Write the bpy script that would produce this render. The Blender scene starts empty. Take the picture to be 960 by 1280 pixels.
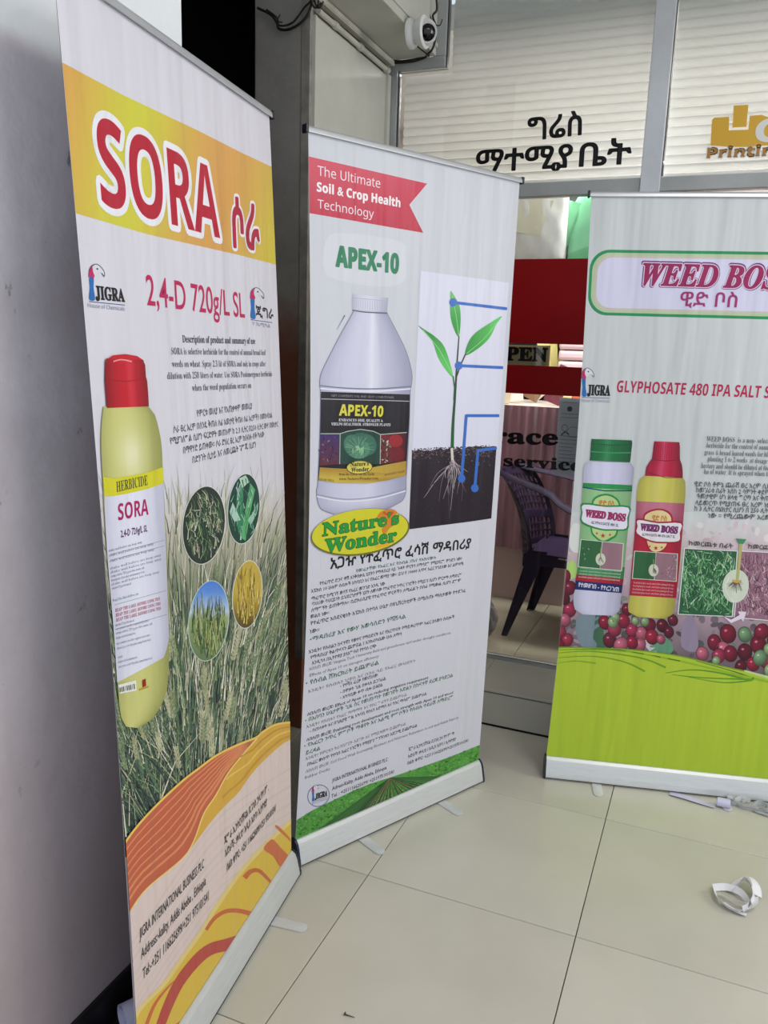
import bpy, bmesh, math, random
import numpy as np
from mathutils import Vector, Matrix
from mathutils.geometry import tessellate_polygon
random.seed(7)
SC = bpy.context.scene
COL = SC.collection
R = math.radians

# ---------------------------------------------------------------- camera
FPX = 1006.7; YAW = -0.3857; PITCH = 0.1998; ROLL = 0.0329; CH = 1.5187
_f = np.array([math.sin(YAW)*math.cos(PITCH), math.cos(YAW)*math.cos(PITCH), -math.sin(PITCH)])
_r0 = np.array([math.cos(YAW), -math.sin(YAW), 0.0]); _u0 = np.cross(_r0, _f)
_r = _r0*math.cos(ROLL) + _u0*math.sin(ROLL); _u = np.cross(_r, _f)
cam_data = bpy.data.cameras.new('camera'); cam = bpy.data.objects.new('camera', cam_data)
COL.objects.link(cam); SC.camera = cam
cam_data.sensor_fit = 'VERTICAL'; cam_data.sensor_height = 36.0
cam_data.lens = 36.0*FPX/1280.0; cam_data.clip_start = 0.02; cam_data.clip_end = 100
m4 = Matrix(((_r[0], _u[0], -_f[0], 0), (_r[1], _u[1], -_f[1], 0), (_r[2], _u[2], -_f[2], CH), (0, 0, 0, 1)))
cam.matrix_world = m4

# ---------------------------------------------------------------- world, lights, exposure
world = bpy.data.worlds.new('daylight'); SC.world = world; world.use_nodes = True
wn = world.node_tree; bg = wn.nodes['Background']
bg.inputs['Color'].default_value = (0.80, 0.88, 1.0, 1); bg.inputs['Strength'].default_value = 1.15
SC.view_settings.view_transform = 'Standard'
try: SC.view_settings.look = 'None'
except Exception: pass
SC.view_settings.exposure = -0.13; SC.view_settings.gamma = 1.0
SC.view_settings.use_curve_mapping = False

def area(name, loc, rot, sx, sy, power, color, label, cat='lamp'):
    l = bpy.data.lights.new(name, 'AREA'); l.shape = 'RECTANGLE'; l.size = sx; l.size_y = sy
    l.energy = power; l.color = color
    o = bpy.data.objects.new(name, l); COL.objects.link(o); o.location = loc; o.rotation_euler = rot
    return o
area('ceiling_fill_light', (1.0, 1.2, 3.10), (0, 0, 0), 1.2, 1.2, 34, (1.0, 0.97, 0.92), '')  # overhead fill added to brighten the floor, no known fitting
area('side_fill_light', (3.10, 2.75, 2.25), (0, R(90), 0), 1.5, 1.1, 42, (1.0, 0.98, 0.95), '')  # fill added from the right to brighten the recess side and pillar
area('shop_lamp_light', (-0.2, 4.25, 2.82), (0, 0, 0), 2.2, 0.5, 115, (1.0, 0.97, 0.97), '')

# ---------------------------------------------------------------- helpers
def lin(c):
    return tuple(((x/255.0)/12.92 if x/255.0 <= 0.04045 else (((x/255.0)+0.055)/1.055)**2.4) for x in c)
def alb(c, k=1.0):
    return tuple(min(0.92, x*k) for x in lin(c))

def tag(o, label=None, cat=None, group=None, kind=None):
    if label: o['label'] = label
    if cat: o['category'] = cat
    if group: o['group'] = group
    if kind: o['kind'] = kind
    return o
def empty(name, loc=(0, 0, 0), rz=0.0):
    o = bpy.data.objects.new(name, None); COL.objects.link(o); o.location = loc; o.rotation_euler = (0, 0, rz)
    o.empty_display_size = 0.05
    return o

class MB:
    """collects simple solids; build() links them as one mesh object"""
    def __init__(s): s.v = []; s.f = []
    def add(s, v, f):
        n = len(s.v); s.v += [tuple(p) for p in v]; s.f += [tuple(n+i for i in q) for q in f]; return s
    def box(s, x0, x1, y0, y1, z0, z1):
        return s.add([(x0, y0, z0), (x1, y0, z0), (x1, y1, z0), (x0, y1, z0), (x0, y0, z1), (x1, y0, z1), (x1, y1, z1), (x0, y1, z1)],
                     [(0, 3, 2, 1), (4, 5, 6, 7), (0, 1, 5, 4), (1, 2, 6, 5), (2, 3, 7, 6), (3, 0, 4, 7)])
    def cbox(s, x0, x1, y0, y1, z0, z1, c=0.002):
        """box whose upper edges are chamfered"""
        v = [(x0, y0, z0), (x1, y0, z0), (x1, y1, z0), (x0, y1, z0), (x0, y0, z1-c), (x1, y0, z1-c), (x1, y1, z1-c), (x0, y1, z1-c),
             (x0+c, y0+c, z1), (x1-c, y0+c, z1), (x1-c, y1-c, z1), (x0+c, y1-c, z1)]
        f = [(0, 3, 2, 1), (0, 1, 5, 4), (1, 2, 6, 5), (2, 3, 7, 6), (3, 0, 4, 7), (4, 5, 9, 8), (5, 6, 10, 9), (6, 7, 11, 10), (7, 4, 8, 11), (8, 9, 10, 11)]
        return s.add(v, f)
    def tube(s, pts, r, n=10, cap=True):
        pts = [Vector(p) for p in pts]; rr = r if isinstance(r, (list, tuple)) else [r]*len(pts)
        V = []; F = []; up = Vector((0, 0, 1)); last = None
        for i, p in enumerate(pts):
            t = (pts[min(i+1, len(pts)-1)] - pts[max(i-1, 0)]).normalized()
            if last is None:
                a = t.cross(up)
                if a.length < 1e-3: a = t.cross(Vector((0, 1, 0)))
            else:
                a = last - t*last.dot(t)
            a.normalize(); b = t.cross(a); last = a
            for k in range(n):
                th = 2*math.pi*k/n; V.append(p + (a*math.cos(th) + b*math.sin(th))*rr[i])
        for i in range(len(pts)-1):
            for k in range(n):
                F.append((i*n+k, i*n+(k+1) % n, (i+1)*n+(k+1) % n, (i+1)*n+k))
        if cap: F.append(tuple(range(n))[::-1]); F.append(tuple((len(pts)-1)*n+k for k in range(n)))
        return s.add(V, F)
    def lathe(s, prof, c=(0, 0, 0), n=24, axis=None):
        """prof: list of (r, z)"""
        V = []; F = []; M = Matrix.Identity(3)
        if axis is not None: M = Vector((0, 0, 1)).rotation_difference(Vector(axis)).to_matrix()
        for r_, z_ in prof:
            for k in range(n):
                th = 2*math.pi*k/n
                V.append(M @ Vector((r_*math.cos(th), r_*math.sin(th), z_)) + Vector(c))
        for i in range(len(prof)-1):
            for k in range(n): F.append((i*n+k, i*n+(k+1) % n, (i+1)*n+(k+1) % n, (i+1)*n+k))
        F.append(tuple(range(n))[::-1]); F.append(tuple((len(prof)-1)*n+k for k in range(n)))
        return s.add(V, F)
    def prism(s, prof, axis, a0, a1):
        """prof: polygon in the two other axes, extruded along axis 'x','y','z'"""
        def P(p, a):
            return {'x': (a, p[0], p[1]), 'y': (p[0], a, p[1]), 'z': (p[0], p[1], a)}[axis]
        n = len(prof); V = [P(p, a0) for p in prof] + [P(p, a1) for p in prof]
        F = [(i, (i+1) % n, n+(i+1) % n, n+i) for i in range(n)] + [tuple(range(n))[::-1], tuple(range(n, 2*n))]
        return s.add(V, F)
    def sheet(s, grid, th=0.0):
        """grid[i][j] of points -> a sheet, with thickness"""
        ni = len(grid); nj = len(grid[0]); V = [Vector(p) for row in grid for p in row]
        F = [(i*nj+j, i*nj+j+1, (i+1)*nj+j+1, (i+1)*nj+j) for i in range(ni-1) for j in range(nj-1)]
        if th:
            N = [Vector((0, 0, 0)) for _ in V]
            for q in F:
                nn = (V[q[2]]-V[q[0]]).cross(V[q[3]]-V[q[1]])
                for k in q: N[k] += nn
            n0 = len(V); V += [V[k]-N[k].normalized()*th for k in range(n0)]
            F += [tuple(n0+k for k in q[::-1]) for q in F]
            rim = [(i, 0) for i in range(ni)] + [(ni-1, j) for j in range(1, nj)] + [(i, nj-1) for i in range(ni-2, -1, -1)] + [(0, j) for j in range(nj-2, 0, -1)]
            idx = [i*nj+j for i, j in rim]
            for k in range(len(idx)):
                a, b = idx[k], idx[(k+1) % len(idx)]; F.append((a, b, n0+b, n0+a))
        return s.add(V, F)
    def build(s, name, mat, parent=None, smooth=None, bevel=0.0, fix=True):
        me = bpy.data.meshes.new(name); me.from_pydata(s.v, [], s.f); me.update()
        if fix or bevel:
            bm = bmesh.new(); bm.from_mesh(me)
            if bevel:
                bmesh.ops.bevel(bm, geom=[e for e in bm.edges if len(e.link_faces) == 2 and e.calc_face_angle(0) > 0.5], offset=bevel, segments=2, affect='EDGES', profile=0.6)
            bmesh.ops.recalc_face_normals(bm, faces=bm.faces); bm.to_mesh(me); bm.free()
        o = bpy.data.objects.new(name, me); COL.objects.link(o)
        if mat: me.materials.append(mat)
        if smooth is not None:
            me.polygons.foreach_set('use_smooth', [True]*len(me.polygons))
            me.set_sharp_from_angle(angle=R(smooth))
        if parent is not None: o.parent = parent
        return o

def smooth_path(pts, n=8):
    """Catmull-Rom through pts (any dimension)"""
    P = [np.array(p, float) for p in pts]; out = []
    for i in range(len(P)-1):
        p0 = P[max(i-1, 0)]; p1 = P[i]; p2 = P[i+1]; p3 = P[min(i+2, len(P)-1)]
        for k in range(n):
            t = k/n
            out.append(0.5*((2*p1) + (-p0+p2)*t + (2*p0-5*p1+4*p2-p3)*t*t + (-p0+3*p1-3*p2+p3)*t**3))
    out.append(P[-1]); return [tuple(q) for q in out]
def smooth_loop(pts, n=6):
    P = [np.array(p, float) for p in pts]; N = len(P); out = []
    for i in range(N):
        p0 = P[i-1]; p1 = P[i]; p2 = P[(i+1) % N]; p3 = P[(i+2) % N]
        for k in range(n):
            t = k/n
            out.append(tuple(0.5*((2*p1) + (-p0+p2)*t + (2*p0-5*p1+4*p2-p3)*t*t + (-p0+3*p1-3*p2+p3)*t**3)))
    return out

# ---------------------------------------------------------------- materials
def nodes(name):
    m = bpy.data.materials.new(name); m.use_nodes = True
    nt = m.node_tree; return m, nt, nt.nodes['Principled BSDF']
def L(nt, a, b): nt.links.new(a, b)
def mat(name, col, rough=0.5, metal=0.0, noise=0.0, nscale=8.0, bump=0.0, bscale=60.0, col2=None, spec=0.5, coat=0.0, stretch=(1, 1, 1), alpha=None, trans=0.0):
    m, nt, b = nodes(name)
    b.inputs['Base Color'].default_value = (*lin(col), 1); b.inputs['Roughness'].default_value = rough
    b.inputs['Metallic'].default_value = metal; b.inputs['Specular IOR Level'].default_value = spec
    b.inputs['Coat Weight'].default_value = coat; b.inputs['Transmission Weight'].default_value = trans
    tc = nt.nodes.new('ShaderNodeTexCoord'); mp = nt.nodes.new('ShaderNodeMapping'); mp.inputs['Scale'].default_value = stretch
    L(nt, tc.outputs['Object'], mp.inputs['Vector'])
    if noise or col2:
        n = nt.nodes.new('ShaderNodeTexNoise'); n.inputs['Scale'].default_value = nscale; n.inputs['Detail'].default_value = 6; n.inputs['Roughness'].default_value = 0.6
        L(nt, mp.outputs[0], n.inputs['Vector'])
        cr = nt.nodes.new('ShaderNodeValToRGB'); L(nt, n.outputs[0], cr.inputs[0])
        c2 = col2 if col2 else tuple(max(0, x*(1-noise)) for x in col)
        cr.color_ramp.elements[0].position = 0.35; cr.color_ramp.elements[1].position = 0.65
        cr.color_ramp.elements[0].color = (*lin(c2), 1); cr.color_ramp.elements[1].color = (*lin(col), 1)
        L(nt, cr.outputs[0], b.inputs['Base Color'])
    if bump:
        n2 = nt.nodes.new('ShaderNodeTexNoise'); n2.inputs['Scale'].default_value = bscale; n2.inputs['Detail'].default_value = 4
        L(nt, mp.outputs[0], n2.inputs['Vector'])
        bp = nt.nodes.new('ShaderNodeBump'); bp.inputs['Strength'].default_value = bump; bp.inputs['Distance'].default_value = 0.004
        L(nt, n2.outputs[0], bp.inputs['Height']); L(nt, bp.outputs[0], b.inputs['Normal'])
    if trans: b.inputs['IOR'].default_value = 1.05
    return m

def print_material():
    """glossy banner vinyl; the colour of the print is stored on the mesh"""
    m, nt, b = nodes('printed_vinyl')
    at = nt.nodes.new('ShaderNodeAttribute'); at.attribute_name = 'ink'
    L(nt, at.outputs['Color'], b.inputs['Base Color'])
    b.inputs['Roughness'].default_value = 0.42; b.inputs['Specular IOR Level'].default_value = 0.42
    uv = nt.nodes.new('ShaderNodeUVMap'); uv.uv_map = 'sheet'
    mp = nt.nodes.new('ShaderNodeMapping'); mp.inputs['Scale'].default_value = (9, 0.9, 1); L(nt, uv.outputs[0], mp.inputs['Vector'])
    n = nt.nodes.new('ShaderNodeTexNoise'); n.inputs['Scale'].default_value = 1.6; n.inputs['Detail'].default_value = 2; n.inputs['Roughness'].default_value = 0.45
    L(nt, mp.outputs[0], n.inputs['Vector'])
    bp = nt.nodes.new('ShaderNodeBump'); bp.inputs['Strength'].default_value = 0.9; bp.inputs['Distance'].default_value = 0.014
    L(nt, n.outputs[0], bp.inputs['Height']); L(nt, bp.outputs[0], b.inputs['Normal'])
    return m
PRINT = print_material()

def glass(name, tint=(0.93, 0.96, 0.95), refl=1.0):
    m = bpy.data.materials.new(name); m.use_nodes = True; nt = m.node_tree; nt.nodes.clear()
    out = nt.nodes.new('ShaderNodeOutputMaterial'); mx = nt.nodes.new('ShaderNodeMixShader')
    tr = nt.nodes.new('ShaderNodeBsdfTransparent'); gl = nt.nodes.new('ShaderNodeBsdfGlossy')
    tr.inputs[0].default_value = (*tint, 1); gl.inputs['Roughness'].default_value = 0.02
    fr = nt.nodes.new('ShaderNodeFresnel'); fr.inputs['IOR'].default_value = 1.45
    mu = nt.nodes.new('ShaderNodeMath'); mu.operation = 'MULTIPLY'; mu.inputs[1].default_value = refl*1.6; mu.use_clamp = True
    L(nt, fr.outputs[0], mu.inputs[0]); L(nt, mu.outputs[0], mx.inputs[0]); L(nt, tr.outputs[0], mx.inputs[1]); L(nt, gl.outputs[0], mx.inputs[2])
    L(nt, mx.outputs[0], out.inputs[0]); return m

def tile_material(name, col, col2, rough=0.22):
    """polished porcelain with a faint cloud and slight per-tile difference"""
    m, nt, b = nodes(name)
    tc = nt.nodes.new('ShaderNodeTexCoord'); oi = nt.nodes.new('ShaderNodeObjectInfo')
    n = nt.nodes.new('ShaderNodeTexNoise'); n.inputs['Scale'].default_value = 4; n.inputs['Detail'].default_value = 3
    L(nt, tc.outputs['Object'], n.inputs['Vector'])
    cr = nt.nodes.new('ShaderNodeValToRGB'); cr.color_ramp.interpolation = 'EASE'; cr.color_ramp.elements[0].position = 0.2; cr.color_ramp.elements[1].position = 0.8
    cr.color_ramp.elements[0].color = (*lin(col2), 1); cr.color_ramp.elements[1].color = (*lin(col), 1)
    L(nt, n.outputs[0], cr.inputs[0])
    hs = nt.nodes.new('ShaderNodeHueSaturation'); mr = nt.nodes.new('ShaderNodeMapRange')
    mr.inputs['To Min'].default_value = 0.95; mr.inputs['To Max'].default_value = 1.05
    L(nt, oi.outputs['Random'], mr.inputs['Value']); L(nt, mr.outputs[0], hs.inputs['Value']); L(nt, cr.outputs[0], hs.inputs['Color'])
    L(nt, hs.outputs[0], b.inputs['Base Color'])
    r2 = nt.nodes.new('ShaderNodeMapRange'); r2.inputs['To Min'].default_value = rough-0.06; r2.inputs['To Max'].default_value = rough+0.14
    b.inputs['Roughness'].default_value = rough+0.03
    b.inputs['Specular IOR Level'].default_value = 0.5
    return m

def plaster(name, col, dirt, zsplit=None, upper=None, low=None, zlow=None, soft=0.01, lsoft=None):
    """painted plaster, scuffed; optional upper tone above zsplit and dark lower coat below zlow (object z = height)"""
    m, nt, b = nodes(name)
    tc = nt.nodes.new('ShaderNodeTexCoord'); sp = nt.nodes.new('ShaderNodeSeparateXYZ'); L(nt, tc.outputs['Object'], sp.inputs[0])
    n = nt.nodes.new('ShaderNodeTexNoise'); n.inputs['Scale'].default_value = 3.0; n.inputs['Detail'].default_value = 9; n.inputs['Roughness'].default_value = 0.65
    L(nt, tc.outputs['Object'], n.inputs['Vector'])
    cr = nt.nodes.new('ShaderNodeValToRGB'); cr.color_ramp.elements[0].position = 0.32; cr.color_ramp.elements[1].position = 0.62
    cr.color_ramp.elements[0].color = (*lin(dirt), 1); cr.color_ramp.elements[1].color = (*lin(col), 1); L(nt, n.outputs[0], cr.inputs[0])
    # dark scuffs, stretched vertically
    mp = nt.nodes.new('ShaderNodeMapping'); mp.inputs['Scale'].default_value = (9, 9, 5); mp.inputs['Rotation'].default_value = (0.5, 0.2, 0); L(nt, tc.outputs['Object'], mp.inputs['Vector'])
    n3 = nt.nodes.new('ShaderNodeTexNoise'); n3.inputs['Scale'].default_value = 1.6; n3.inputs['Detail'].default_value = 8; n3.inputs['Roughness'].default_value = 0.7; L(nt, mp.outputs[0], n3.inputs['Vector'])
    c3 = nt.nodes.new('ShaderNodeValToRGB'); c3.color_ramp.elements[0].position = 0.31; c3.color_ramp.elements[1].position = 0.38
    c3.color_ramp.elements[0].color = (*lin(tuple(x*0.62 for x in dirt)), 1); c3.color_ramp.elements[1].color = (1, 1, 1, 1); L(nt, n3.outputs[0], c3.inputs[0])
    mx = nt.nodes.new('ShaderNodeMix'); mx.data_type = 'RGBA'; mx.blend_type = 'DARKEN'; mx.inputs[0].default_value = 0.8
    L(nt, cr.outputs[0], mx.inputs[6]); L(nt, c3.outputs[0], mx.inputs[7]); cur = mx.outputs[2]
    wob = nt.nodes.new('ShaderNodeMath'); wob.operation = 'MULTIPLY_ADD'; wob.inputs[1].default_value = soft*4; L(nt, n.outputs[0], wob.inputs[0]); L(nt, sp.outputs[2], wob.inputs[2])
    def coat(cur, z, c, above):
        w = soft if above or not lsoft else lsoft
        mr = nt.nodes.new('ShaderNodeMapRange'); mr.inputs['From Min'].default_value = z-w+soft*2; mr.inputs['From Max'].default_value = z+w+soft*2
        if not above: mr.inputs['To Min'].default_value = 1; mr.inputs['To Max'].default_value = 0
        L(nt, wob.outputs[0], mr.inputs['Value'])
        mm = nt.nodes.new('ShaderNodeMix'); mm.data_type = 'RGBA'; L(nt, mr.outputs[0], mm.inputs[0]); L(nt, cur, mm.inputs[6]); mm.inputs[7].default_value = (*lin(c), 1)
        return mm.outputs[2]
    if upper: cur = coat(cur, zsplit, upper, True)
    if low: cur = coat(cur, zlow, low, False)
    L(nt, cur, b.inputs['Base Color']); b.inputs['Roughness'].default_value = 0.6
    n2 = nt.nodes.new('ShaderNodeTexNoise'); n2.inputs['Scale'].default_value = 26; n2.inputs['Detail'].default_value = 8; L(nt, tc.outputs['Object'], n2.inputs['Vector'])
    bp = nt.nodes.new('ShaderNodeBump'); bp.inputs['Strength'].default_value = 0.35; bp.inputs['Distance'].default_value = 0.006
    L(nt, n2.outputs[0], bp.inputs['Height']); L(nt, bp.outputs[0], b.inputs['Normal'])
    return m

M_alu = mat('satin_aluminium', (214, 216, 216), 0.36, 0.30, noise=0.04, nscale=20, stretch=(1, 1, 12))
M_alu_frame = mat('grey_frame_paint', (178, 181, 180), 0.42, 0.2, noise=0.12, nscale=4, bump=0.05)
M_alu_light = mat('bright_frame', (214, 217, 222), 0.33, 0.3, noise=0.08, nscale=4)
M_rail = mat('grey_rail', (196, 198, 202), 0.35, 0.5)
M_black = mat('black_paint', (18, 17, 18), 0.45, noise=0.3)
M_blackpl = mat('black_plastic', (26, 26, 34), 0.35)
M_gap = mat('dark_joint', (52, 48, 42), 0.8, noise=0.4, nscale=30)
M_tile = tile_material('floor_tile', (198, 195, 181), (190, 187, 173))
M_tile_in = tile_material('shop_tile', (172, 164, 142), (160, 152, 130), 0.3)
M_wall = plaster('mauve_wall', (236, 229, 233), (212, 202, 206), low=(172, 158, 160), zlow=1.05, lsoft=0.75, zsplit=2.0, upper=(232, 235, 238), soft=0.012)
M_pillar = plaster('pillar_plaster', (164, 160, 154), (142, 137, 131), low=(168, 104, 76), zlow=1.62, soft=0.09)
M_cream = mat('cream_wall_paint', (208, 207, 196), 0.5, noise=0.06, nscale=3, bump=0.08)
M_ceil = mat('ceiling_paint', (225, 225, 220), 0.7)
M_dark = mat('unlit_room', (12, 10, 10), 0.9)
M_white = mat('white_plastic', (228, 228, 224), 0.35)
M_slat = mat('blind_slat', (244, 244, 244), 0.45)
def translucent(m, col, f):
    nt = m.node_tree; b = nt.nodes['Principled BSDF']; t = nt.nodes.new('ShaderNodeBsdfTranslucent'); t.inputs[0].default_value = (*lin(col), 1)
    x = nt.nodes.new('ShaderNodeMixShader'); x.inputs[0].default_value = f; L(nt, b.outputs[0], x.inputs[1]); L(nt, t.outputs[0], x.inputs[2])
    L(nt, x.outputs[0], nt.nodes['Material Output'].inputs[0])
translucent(M_slat, (250, 246, 240), 0.36)
M_glass = glass('shop_glass', (0.95, 0.97, 0.96), 1.0)
M_black_vinyl = mat('black_vinyl', (14, 12, 18), 0.4)
M_gold = mat('gold_vinyl', (222, 172, 40), 0.4)
M_red = mat('red_vinyl', (146, 3, 9), 0.5, spec=0.2)

# ---------------------------------------------------------------- lettering (text -> mesh, with the bundled fonts)
_OFF = {'serif': (0x1D400, 0x1D41A, 0x1D7CE), 'serif_i': (0x1D468, 0x1D482, 0x1D7CE), 'bold': (0x1D5D4, 0x1D5EE, 0x1D7EC), 'thin': (0x1D5A0, 0x1D5BA, 0x1D7E2)}
def styled(s, style):
    if style not in _OFF: return s
    A, a, d = _OFF[style]; out = ''
    for c in s:
        k = ord(c)
        out += chr(A+k-65) if 65 <= k <= 90 else chr(a+k-97) if 97 <= k <= 122 else chr(d+k-48) if 48 <= k <= 57 else c
    return out
_cache = {}
def glyph_mesh(s, style='plain', offset=0.0, res=3):
    """-> (verts Nx2, faces) of a line of lettering at size 1"""
    key = (s, style, offset, res)
    if key in _cache: return _cache[key]
    c = bpy.data.curves.new('lettering', 'FONT'); c.body = styled(s, style); c.size = 1.0; c.resolution_u = res; c.offset = offset; c.fill_mode = 'FRONT'
    o = bpy.data.objects.new('lettering', c); COL.objects.link(o)
    dg = bpy.context.evaluated_depsgraph_get(); me = o.evaluated_get(dg).to_mesh()
    V = np.array([(v.co.x, v.co.y) for v in me.vertices]).reshape(-1, 2); F = [tuple(p.vertices) for p in me.polygons]
    o.evaluated_get(dg).to_mesh_clear(); bpy.data.objects.remove(o); bpy.data.curves.remove(c)
    _cache[key] = (V, F); return V, F
DIL = {}
def dilate(P, F, r, n=8):
    """thicken a flat glyph evenly by r: bars along its outline and small discs on its corners"""
    cnt = {}
    for f in F:
        for a, b in zip(f, f[1:]+f[:1]): cnt[(min(a, b), max(a, b))] = cnt.get((min(a, b), max(a, b)), 0)+1
    Q = [tuple(p) for p in P]; G = [tuple(f) for f in F]; done = set(); lv = [0.0]*len(Q); nb = 0
    for (a, b), c in cnt.items():
        if c != 1: continue
        d = P[b]-P[a]; l = math.hypot(*d)
        if l > 1e-9:
            m = np.array([-d[1], d[0]])/l*r; k = len(Q); Q += [tuple(P[a]+m), tuple(P[a]-m), tuple(P[b]-m), tuple(P[b]+m)]; G.append((k, k+1, k+2, k+3)); lv += [(1+nb % 5)*0.075]*4; nb += 1
        for v in (a, b):
            if v in done: continue
            done.add(v); k = len(Q); Q += [(P[v][0]+r*math.cos(2*math.pi*i/n), P[v][1]+r*math.sin(2*math.pi*i/n)) for i in range(n)]; G.append(tuple(range(k, k+n))); lv += [(6+len(done) % 5)*0.075]*n
    DIL['lv'] = lv
    return np.array(Q), G
_cap = {}
def cap_height(style):
    if style not in _cap: _cap[style] = glyph_mesh('H', style)[0][:, 1].max()
    return _cap[style]
def lay_text(s, Lp, Rp, h, style='plain', offset=0.0, slant=0.0, res=3, eth=False):
    """place a line so that it runs from Lp to Rp (2-D), capitals h high; returns verts, faces"""
    V, F = glyph_mesh(s, style, 0.0, res)
    x0, x1 = V[:, 0].min(), V[:, 0].max()
    big = offset > 0.018; DIL['lv'] = None
    if offset and not big: V, F = glyph_mesh(s, style, offset, res)
    ch = cap_height(style if not eth else 'plain')
    Lp = np.array(Lp, float); Rp = np.array(Rp, float); ax = Rp-Lp; ln = np.hypot(*ax); ax = ax/ln; up = np.array([-ax[1], ax[0]])
    X = (V[:, 0]-x0)/(x1-x0)*ln; Yv = V[:, 1]/ch*h
    P = Lp + np.outer(X + slant*Yv, ax) + np.outer(Yv, up)
    if big: P, F = dilate(P, F, offset*h/ch)
    return P, F

# ================================================================ THE SETTING
YG = 3.40                                   # plane of the shop front
STEP = 0.16
GX, GY, GS = -0.806, 1.952, 0.605           # tile grid of the lobby floor
def structure(o): return tag(o, kind='structure')

def lay_tiles(parent, mesh_mat, xs, ys, z0, z1, gap=0.0025, chamfer=0.0012, jitter=0.0006):
    cache = {}
    for i in range(len(xs)-1):
        for j in range(len(ys)-1):
            w = xs[i+1]-xs[i]-gap; d = ys[j+1]-ys[j]-gap
            if w < 0.02 or d < 0.02: continue
            key = (round(w, 4), round(d, 4))
            if key not in cache:
                t = MB().cbox(-w/2, w/2, -d/2, d/2, z0-z1, 0, chamfer).build('tile', mesh_mat, parent); cache[key] = t.data
            else:
                t = bpy.data.objects.new('tile', cache[key]); COL.objects.link(t); t.parent = parent
            t.location = ((xs[i]+xs[i+1])/2, (ys[j]+ys[j+1])/2, z1 + random.uniform(-jitter, 0))
fl = structure(MB().box(-3.3, 3.4, -1.6, 3.06, -0.12, -0.006).build('floor', M_gap))
xs = [-3.3] + [GX+GS*i for i in range(-4, 7)] + [3.4]; ys = [-1.6] + [GY+GS*j for j in range(-5, 2)] + [3.055]
lay_tiles(fl, M_tile, xs, ys, -0.005, 0.0)
# dark strip added on the floor at the foot of the left wall
MB().cbox(-1.13, -1.035, -1.5, 1.557, -0.004, 0.0035, 0.001).build('added_dark_strip', M_black, fl)

st = structure(MB().box(-3.3, 3.4, 3.068, YG+0.06, -0.12, STEP-0.012).build('entrance_step', M_gap))
xr = [-3.3, -2.02, -1.415, -0.81, -0.205, 0.40, 1.005, 1.61, 2.215, 2.82, 3.4]
for i in range(len(xr)-1):
    MB().box(xr[i]+0.001, xr[i+1]-0.001, 3.0585, 3.068, 0.006, STEP-0.018).build('riser_tile', M_tile, st)
    MB().cbox(xr[i]+0.001, xr[i+1]-0.001, 3.052, YG+0.055, STEP-0.011, STEP, 0.0015).build('tread_tile', M_tile, st)
sf = structure(MB().box(-2.1, 3.4, YG+0.06, 5.6, -0.02, STEP-0.008).build('floor_shop', M_gap))
lay_tiles(sf, M_tile_in, [-2.1, -1.955, -1.35, -0.745, -0.14, 0.465, 1.07, 1.675, 2.28, 2.885, 3.4], [YG+0.062, 4.06, 4.665, 5.27, 5.6], STEP-0.008, STEP)

# left wall: pale mauve, whiter higher up, its end facing the dark passage
WX = -1.13
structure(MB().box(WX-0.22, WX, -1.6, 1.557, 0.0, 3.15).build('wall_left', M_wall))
bb = structure(MB().prism([(WX, 0.0), (WX+0.012, 0.0), (WX+0.012, 0.088), (WX+0.008, 0.095), (WX, 0.095)], 'y', -1.6, 1.557).build('baseboard_left', M_black))
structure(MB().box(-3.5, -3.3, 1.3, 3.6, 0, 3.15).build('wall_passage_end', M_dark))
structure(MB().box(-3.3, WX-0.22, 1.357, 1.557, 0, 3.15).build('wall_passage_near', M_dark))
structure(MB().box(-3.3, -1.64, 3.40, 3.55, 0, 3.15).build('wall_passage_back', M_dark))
pil = structure(MB().box(-1.64, -1.42, 2.684, 3.46, 0, 3.15).build('pillar', M_pillar, bevel=0.006))
MB().box(-1.452, -1.4185, 2.681, 2.700, 0.30, 3.149).build('corner_strip', mat('corner_render', (168, 162, 152), 0.7, noise=0.2, nscale=12, bump=0.3, bscale=30), pil, bevel=0.002)
# cream boarded side of the entrance recess
sp = structure(MB().box(-1.4195, -1.411, 2.700, 3.368, STEP, 2.63).build('wall_recess_side', M_cream))
MB().box(-1.411, -1.398, 3.335, 3.366, STEP, 2.63).build('corner_batten', M_cream, sp)
MB().box(-1.411, -1.4075, 2.700, 2.712, STEP, 2.63).build('edge_batten', M_cream, sp)
# boxed-in beam over the recess
bmx = structure(MB().box(-1.4195, -1.205, 2.684, 3.368, 2.69, 3.149).build('beam', M_cream, bevel=0.004))
MB().box(-1.2048, -1.199, 2.684, 3.368, 2.72, 2.735).build('beam_moulding', M_cream, bmx)
MB().box(-1.2048, -1.201, 2.684, 3.368, 2.90, 2.908).build('beam_moulding', M_cream, bmx)
structure(MB().box(-3.5, 3.4, 0.3, 3.42, 3.15, 3.3).build('ceiling', M_ceil))
structure(MB().box(3.2, 3.4, 1.9, 3.42, 0, 3.15).build('wall_right', M_cream))
# shop shell
M_shopwall = mat('shop_wall_paint', (206, 190, 186), 0.6, noise=0.08, nscale=2)
structure(MB().box(-2.1, 3.4, 5.45, 5.6, 0, 2.85).build('wall_back', M_shopwall))
structure(MB().box(-2.2, -2.0, 3.46, 5.6, 0, 2.85).build('wall_shop_left', M_shopwall))
structure(MB().box(3.3, 3.4, 3.46, 5.6, 0, 2.85).build('wall_shop_right', M_shopwall))
structure(MB().box(-2.2, 3.4, 3.56, 5.6, 2.85, 2.95).build('ceiling_shop', M_ceil))

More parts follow.
